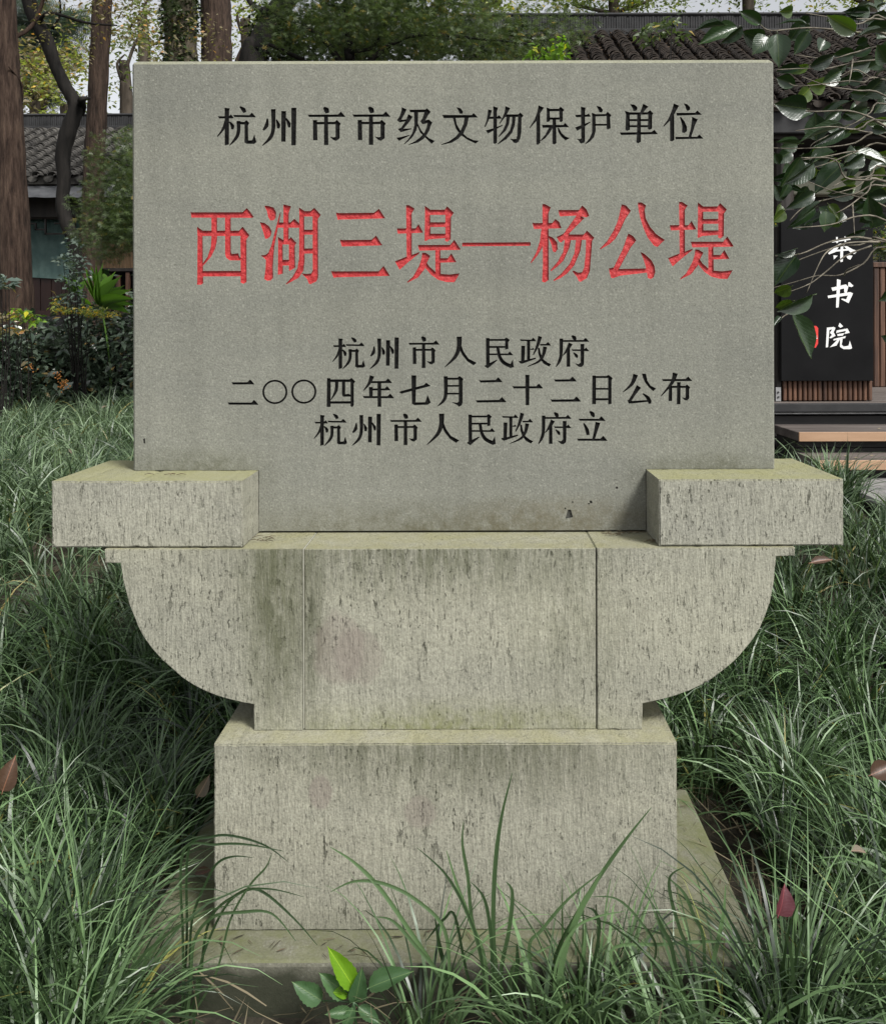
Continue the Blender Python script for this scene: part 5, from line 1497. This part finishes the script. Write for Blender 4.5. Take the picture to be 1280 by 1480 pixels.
for i, b in enumerate(BR):
    Y0 = 2.34 + .05*((i*7) % 6)
    pts = [W(px, py, Y0 + .10*(1-k/len(b)) + lr.uniform(-.012,.012)) for k, (px, py) in enumerate(b)]
    n = len(pts); w0 = .0028 if i not in (9,0,3,6) else .0038
    rad = [w0*(1-.62*k/(n-1)) for k in range(n)]
    if b[0][0] >= 1275:   # carry on out of frame to the bush itself
        e = pts[0]; root = Vector((cam_root.x + lr.uniform(-.15,.15), 2.75, max(e.z - .35, .5)))
        pts = [root, (root+e)/2 + Vector((0,0,.08)), ] + pts; rad = [w0*2.2, w0*1.5] + rad
    tube('twig', pts, rad, twig_m, cml, sides=6, n=4, jitter=.25)
for k in range(5):
    a = k*1.26
    tube('stem', [cam_root, cam_root+Vector((.06*math.cos(a),.06*math.sin(a),.5)), cam_root+Vector((.18*math.cos(a),.15*math.sin(a),1.2)), cam_root+Vector((.22*math.cos(a)-.1,.2*math.sin(a),2.1))], [.022,.018,.013,.006], bark_brown, cml, sides=8, n=4)
# kind: d = underside or turned to the dark, p = pale sheen, y = light green
LV = [(S1(370,165),S1(225,72),80,'d'),(S1(215,185),S1(-40,275),95,'d'),(S1(385,265),S1(245,215),110,'d'),(S1(130,172),S1(-70,195),48,'p'),(S1(480,230),S1(500,445),128,'d'),(S1(690,212),S1(590,372),95,'d'),
 (S1(680,165),S1(490,112),34,'p'),(S1(1005,215),S1(810,110),105,'y'),(S1(635,452),S1(465,480),62,'d'),(S1(602,572),S1(475,525),84,'d'),(S1(700,450),S1(885,372),92,'d'),(S1(782,560),S1(905,470),90,'d'),
 (S1(1062,645),S1(1210,520),140,'d'),(S1(1062,640),S1(965,628),84,'d'),(S1(675,732),S1(470,700),135,'d'),(S1(740,945),S1(735,758),200,'d'),(S1(930,848),S1(608,915),56,'p'),(S1(930,868),S1(705,985),66,'d'),
 (S1(968,680),S1(738,775),52,'p'),(S1(922,1100),S1(705,1260),120,'p'),(S1(1000,1035),S1(1215,1120),120,'p'),(S1(722,1090),S1(520,1245),90,'d'),(S1(638,1050),S1(480,1275),120,'d'),(S1(862,1020),S1(715,1085),90,'p'),
 (S1(728,1290),S1(568,1402),70,'d'),(S1(835,1440),S1(760,1380),95,'d'),(S1(1110,1480),S1(1085,1310),110,'d'),(S1(770,1350),S1(565,1475),34,'p'),(S1(1060,1040),S1(925,1135),70,'d'),(S1(550,1240),S1(665,1288),34,'d'),
 (S1(520,1340),S1(465,1240),70,'d'),(S1(1215,425),S1(1140,300),110,'d'),(S1(1140,510),S1(1215,465),60,'p'),(S1(1112,862),S1(1215,885),60,'d'),(S1(462,1030),S1(505,1110),50,'d'),(S1(1150,60),S1(1215,20),90,'p'),
 (S1(1060,40),S1(1180,60),50,'p'),(S1(1130,-10),S1(1220,40),120,'d'),(S1(1202,220),S1(1010,215),34,'p'),(S1(1215,260),S1(1140,275),50,'p'),(S1(640,965),S1(465,968),30,'p'),
 (S2(178,250),S2(62,392),108,'p'),(S2(262,450),S2(72,525),88,'d'),(S2(155,542),S2(238,775),112,'g'),(S2(152,405),S2(62,445),84,'y'),(S2(330,22),S2(330,128),92,'d'),(S2(275,5),S2(138,112),42,'d'),
 (S2(540,-10),S2(572,72),76,'d'),(S2(175,213),S2(70,248),36,'d'),(S2(160,480),S2(70,520),90,'y'),(S2(120,20),S2(60,80),56,'y'),(S2(100,560),S2(60,610),22,'p'),(S1(560,1230),S1(500,1330),56,'d'),
 (S1(500,1370),S1(470,1450),50,'y'),(S1(820,1370),S1(900,1470),60,'y'),(S1(420,250),S1(330,340),90,'d'),(S1(250,180),S1(100,300),70,'d')]
for k in range(95):   # more leaves deeper in the shrub
    for _t in range(9):
        x = lr.uniform(1128, 1285); y = lr.uniform(8, 335)
        if y < 60 or x > 1150 + lr.random()*60 or 200 < y < 300: break
    a = lr.uniform(1.9, 4.0); L = lr.uniform(18, 42)
    LV.append(((x+L*.4, y), (x+L*.4+math.cos(a)*L, y+abs(math.sin(a))*L*.8), lr.uniform(38, 88), lr.choice('dddddpyd')))
for k in range(26):   # the rest of the bush, beyond the frame edge
    x = lr.uniform(1290, 1480); y = lr.uniform(-60, 520); a = lr.uniform(0, 6.28); L = lr.uniform(30, 55)
    LV.append(((x, y), (x+math.cos(a)*L, y+math.sin(a)*L), lr.uniform(70, 120), 'd'))
for i, (b, t, w, kind) in enumerate(LV):
    sc = 4.0 if i < 41 or 51 < i < 57 else 3.2
    Y = 2.36 + .05*((i*5) % 7) + (lr.uniform(.2,.7) if i > 56 else 0)
    B = W(b[0], b[1], Y); T = W(t[0], t[1], Y + lr.uniform(-.03,.03))
    lpx = math.hypot(t[0]-b[0], t[1]-b[1])
    ratio = min(.85, max(.2, (w/sc)/lpx))
    if kind == 'p': nr = Vector((lr.uniform(-.15,.15), -.62, .80)); ratio = min(.75, ratio*1.05)
    elif kind == 'g': nr = Vector((.35, -.85, .35))
    elif kind == 'y': nr = Vector((lr.uniform(-.3,.3), -.8, -.5))
    else: nr = Vector((lr.uniform(-.35,.35), -.85, lr.uniform(-.65,.05)))
    me = lr.choice(VARY if kind == 'y' else VAR)
    o = bpy.data.objects.new('leaf', me); COL.objects.link(o); o.parent = cml
    o.matrix_world = frame_matrix(B, T, nr, ratio)
    if kind == 'p': o['label'] = 'leaf with a pale sheen'

# fan palm
palm_m = big_leaf_mat('palm_leaf', (0.08,0.17,0.025), (0.14,0.27,0.045), rough=.4, trans=.3)
FING = [blade_leaf_mesh('leaf_finger', 1.0, .25, .5, palm_m, pet=0.02)]
def fan(label, hub, tips, Y, wr, dk=None):
    h = W(hub[0], hub[1], Y)
    g = Vector((h.x+.05, h.y+.05, float(ground_z(h.x, h.y))))
    t = empty('fan_palm', tuple(g), label, 'palm', 'fan palm fronds')
    tube('leaf_stalk', [g, (g+h)/2+Vector((.03,0,0)), h], [.012,.009,.007], palm_m, t, sides=6)
    for i, (px, py) in enumerate(tips):
        T = W(px, py, Y + .10*math.sin(i*1.9))
        o = bpy.data.objects.new('leaf_finger', FING[0]); COL.objects.link(o); o.parent = t
        o.matrix_world = frame_matrix(h, T, Vector((.2*math.sin(i), -.75, .6)), wr)
fan('bright green fan palm frond beside the slab', (147,443), [(121,378),(130,376),(138,375),(146,377),(154,384),(162,389),(170,395),(178,408),(189,413),(193,426),(194,436),(190,449),(116,392)], 7.4, .075)
fan('darker fan palm frond low in front of the bending trunk', (118,428), [(88,394),(92,402),(100,392),(110,390),(124,400),(90,412),(130,445),(138,452)], 7.95, .09)

# ------------------------------------------------------------------ weed at the foot of the stone
weed_m = big_leaf_mat('weed_leaf', (0.04,0.09,0.035), (0.065,0.13,0.05), rough=.45, trans=.2)
weed_b = big_leaf_mat('weed_leaf_bright', (0.16,0.32,0.02), (0.20,0.38,0.03), rough=.45, trans=.4)
WL = blade_leaf_mesh('leaf', 1.0, .3, .25, weed_m, serr=.10, rows=16)
WB = blade_leaf_mesh('leaf', 1.0, .1, .25, weed_b, serr=.08, rows=16)
wr0 = W(506, 1500, 1.60); wr0.z = float(ground_z(wr0.x, 1.6))
wd = empty('leafy_weed', tuple(wr0), 'small leafy weed with one bright lime leaf growing against the footing', 'weed')
node = W(508, 1448, 1.60)
tube('stem', [wr0, (wr0+node)/2 + Vector((.006,0,0)), node], [.003,.0025,.002], weed_m, wd, sides=6)
for (b, t, r_, me, nr) in (((509,1428),(471,1368),.38,WB,(.4,-.8,.3)), ((530,1428),(592,1401),.42,WL,(.1,-.6,.8)), ((500,1438),(459,1408),.5,WL,(-.2,-.7,.6)), ((462,1446),(420,1420),.55,WL,(-.1,-.7,.6)),
     ((510,1448),(521,1403),.5,WL,(.2,-.9,.3)), ((505,1462),(466,1466),.45,WL,(0,-.7,.6)), ((508,1455),(492,1495),.5,WL,(.1,-.7,.5)), ((500,1436),(478,1434),.7,WB,(0,-.6,.7)), ((515,1455),(548,1480),.5,WL,(0,-.6,.7))):
    B, T = W(b[0], b[1], 1.60), W(t[0], t[1], 1.585)
    tube('petiole', [node, B], [.0016,.0012], weed_m, wd, sides=5, n=2)
    o = bpy.data.objects.new('leaf', me); COL.objects.link(o); o.parent = wd
    o.matrix_world = frame_matrix(B, T, Vector(nr), r_)
    if me is WB: o['label'] = 'bright lime leaf'

# ------------------------------------------------------------------ long blades that stand out in front of the plinth
def blade_px(pts, Y, w, parent, shade, Yend=None):
    P = [Vector(W(px, py, Y)) for px, py in pts]
    out, _ = smooth_path(P, [0]*len(P), 6)
    n = len(out); V, Fc = [], []
    for i, p in enumerate(out):
        t = i/(n-1)
        d = (out[min(i+1,n-1)]-out[max(i-1,0)]).normalized()
        s = d.cross(Vector((0.15,-1,.1))).normalized()
        ww = w*.5*min(1, .15+t*3.2)*(1 if t < .9 else 1)
        V += [p - s*ww, p + Vector((0,.0012*0,0)) + d.cross(s)*ww*.35, p + s*ww]
    for i in range(n-1):
        for j in range(2):
            a = i*3+j; Fc.append((a, a+1, a+4, a+3))
    o = mesh_obj('blade', V, Fc, grass_m, parent, smooth=True)
    at = o.data.color_attributes.new('tint', 'FLOAT_COLOR', 'POINT')
    at.data.foreach_set('color', np.tile([shade, 0, 0, 1], len(V)).astype(np.float32))
def tuft(label, root_px, Y, blist):
    x = PX(root_px, Y); g = Vector((x, Y, float(ground_z(x, Y))))
    t = empty('grass_tuft', tuple(g), label, 'grass tuft', 'tufts reaching over the plinth')
    zpy = VY + (EYE-g.z)*F/Y
    rr = random.Random(root_px)
    for (pts, wpx, sh) in blist:
        lp = pts[-1]
        tail = [(lp[0] + (root_px-lp[0])*.35, lp[1]+(zpy-lp[1])*.5), (root_px+rr.uniform(-14,14), zpy)]
        blade_px(pts + tail, Y + rr.uniform(-.02,.02), wpx*Y/F, t, sh)
tuft('tall upright grass tuft reaching highest in front of the plinth centre', 716, 1.62, [
 ([(738,1118),(722,1184),(713,1256),(710,1345),(714,1407)],6.5,.25), ([(668,1187),(666,1220),(674,1270),(679,1327),(694,1392)],5,.3), ([(643,1230),(661,1288),(680,1338),(697,1385)],6,.6),
 ([(678,1275),(697,1299),(706,1345),(709,1400)],5,.15), ([(729,1275),(738,1292),(733,1345),(722,1399)],6,.25), ([(600,1225),(640,1262),(668,1310),(690,1370)],4,.15), ([(655,1325),(640,1328),(625,1345),(612,1362)][::-1],4,.1), ([(744,1364),(745,1390),(742,1420)],7,.1), ([(793,1368),(765,1382),(738,1400)],6,.75)])
tuft('leaning grass tuft whose crossing blades slant up before the plinth', 800, 1.60, [
 ([(939,1168),(906,1209),(872,1256),(836,1313),(800,1385)],6,.35), ([(870,1254),(856,1282),(838,1312),(815,1370),(805,1420)],9,.6), ([(868,1260),(820,1299),(780,1345),(762,1371)],5,.4),
 ([(852,1297),(888,1300),(920,1330),(945,1380)],3.5,.3), ([(845,1312),(858,1320),(863,1350)],4.5,.1), ([(843,1330),(842,1370),(835,1410)],6,.6), ([(900,1318),(860,1326),(826,1345),(800,1400)],4,.7)])
tuft('arching grass tuft at the corner of the footing nearest the steps', 1018, 1.58, [
 ([(1046,1281),(1043,1320),(1034,1365),(1028,1392),(1026,1428)],7,.7), ([(958,1266),(985,1291),(1000,1325),(1014,1360)],5,.3), ([(987,1254),(966,1268),(967,1299),(980,1345),(990,1375)],5,.2),
 ([(945,1318),(955,1345),(968,1372)],6,.15), ([(1090,1366),(1030,1362),(960,1366),(880,1376)],5,.75)])
tuft('long blades curving over the plinth from the tuft in front of it', 665, 1.63, [
 ([(475,1224),(509,1246),(544,1281),(585,1339),(630,1410)],6,.55), ([(475,1289),(509,1274),(551,1277),(599,1301),(640,1345)],5,.45), ([(540,1325),(566,1332),(600,1370),(640,1420)],5,.4), ([(626,1325),(632,1365),(640,1400)],6,.1)])
tuft('dark thin blades arching across the plinth corner from the deep grass', 262, 1.66, [
 ([(415,1246),(382,1222),(337,1208),(303,1209),(270,1230)],3.5,.1), ([(408,1230),(355,1220),(310,1220),(262,1232)],3.5,.15), ([(363,1239),(337,1237),(313,1246),(296,1274),(275,1330)],3.5,.1),
 ([(437,1296),(392,1285),(355,1286),(327,1305),(303,1349),(285,1400)],3.5,.15), ([(456,1366),(420,1325),(372,1286),(337,1294),(300,1330)],4,.15), ([(391,1232),(382,1253),(358,1280),(330,1330)],3,.25), ([(425,1360),(390,1320),(345,1318),(305,1325),(278,1360)],4.5,.3)])

# ------------------------------------------------------------------ fallen leaves
def fallen(label, px, py, Y, size, c1, c2, nr, ang, wr=.6, curl=.5, onz=None, mat=None):
    m = mat or big_leaf_mat('dead_leaf', c1, c2, rough=.6, trans=.1)
    me = blade_leaf_mesh('fallen_leaf', wr, curl, .5, m, rows=10)
    o = bpy.data.objects.new('fallen_leaf', me); COL.objects.link(o)
    B = W(px, py, Y)
    if onz is not None: B.z = onz
    L = size*Y/F
    T = B + Vector((math.cos(ang)*L, 0.02*L, math.sin(ang)*L))
    o.matrix_world = frame_matrix(B, T, Vector(nr), 1.0)
    tag(o, label, 'leaf', 'fallen leaves round the monument')
brn = big_leaf_mat('brown_dead_leaf', (0.06,0.032,0.018), (0.11,0.06,0.034), rough=.5, trans=.05)
pld = big_leaf_mat('pale_dead_leaf', (0.11,0.09,0.06), (0.19,0.155,0.11), rough=.7, trans=.1)
rdl = big_leaf_mat('maroon_leaf', (0.075,0.018,0.026), (0.11,0.028,0.036), rough=.45, trans=.15)
fallen('large brown leaf caught upright in the grass at the frame edge', 2, 1142, 1.75, 50, 0, 0, (.3,-.9,.3), 1.25, .62, mat=brn)
fallen('maroon leaf standing in the grass beyond the footing corner', 1122, 1325, 1.52, 44, 0, 0, (.3,-.9,.2), 1.2, .75, mat=rdl)
fallen('curled brown leaf caught in the grass towards the steps side', 1256, 1122, 1.9, 40, 0, 0, (-.2,-.8,.5), .4, .7, mat=brn)
fallen('crumpled pale leaf leaning on the plinth edge', 284, 1150, 2.0, 30, 0, 0, (.4,-.8,.4), 1.0, .6, curl=1.0, mat=pld)
fallen('grey-brown curled leaf lying on the footing beside the plinth', 278, 1246, 1.95, 26, 0, 0, (.2,-.4,.9), .1, .6, curl=-.6, onz=.205, mat=brn)
fallen('dry leaf lying low in the dark grass near the frame corner', 1228, 1232, 1.75, 26, 0, 0, (.5,-.3,.9), .25, .5, curl=1.3, mat=pld)
fallen('brown leaf lying in the grass under the shoulder block', 1170, 815, 2.6, 36, 0, 0, (.1,-.7,.7), .25, .35, mat=brn)
fallen('small pale leaf on the far grass, nearest the frame edge', 26, 630, 5.2, 9, 0, 0, (.1,-.4,.9), .2, .5, mat=pld)
fallen('small pale leaf on the far grass, closest to the slab', 146, 590, 5.9, 9, 0, 0, (.1,-.4,.9), .8, .5, mat=pld)
fallen('small pale leaf on the far grass, lowest of the three', 97, 648, 4.8, 9, 0, 0, (.1,-.4,.9), -.6, .6, mat=pld)
# pebble on the corner of the footing
bm = bmesh.new(); bmesh.ops.create_icosphere(bm, subdivisions=3, radius=.019)
for v in bm.verts:
    v.co.z *= .45; v.co += Vector((math.sin(v.co.y*180)*.001, math.sin(v.co.x*150)*.001, math.sin(v.co.x*200)*.0006))
pb = bm_obj('pebble', bm, simple_mat('pinkish_stone', (0.24,0.21,0.19), (0.33,0.29,0.26), 80, .85, .3, .001), None, smooth=True)
c = W(1050, 1371, 1.77); pb.location = (c.x, 1.745, .1955)
tag(pb, 'flat pinkish pebble lying on the corner of the mossy footing', 'pebble')
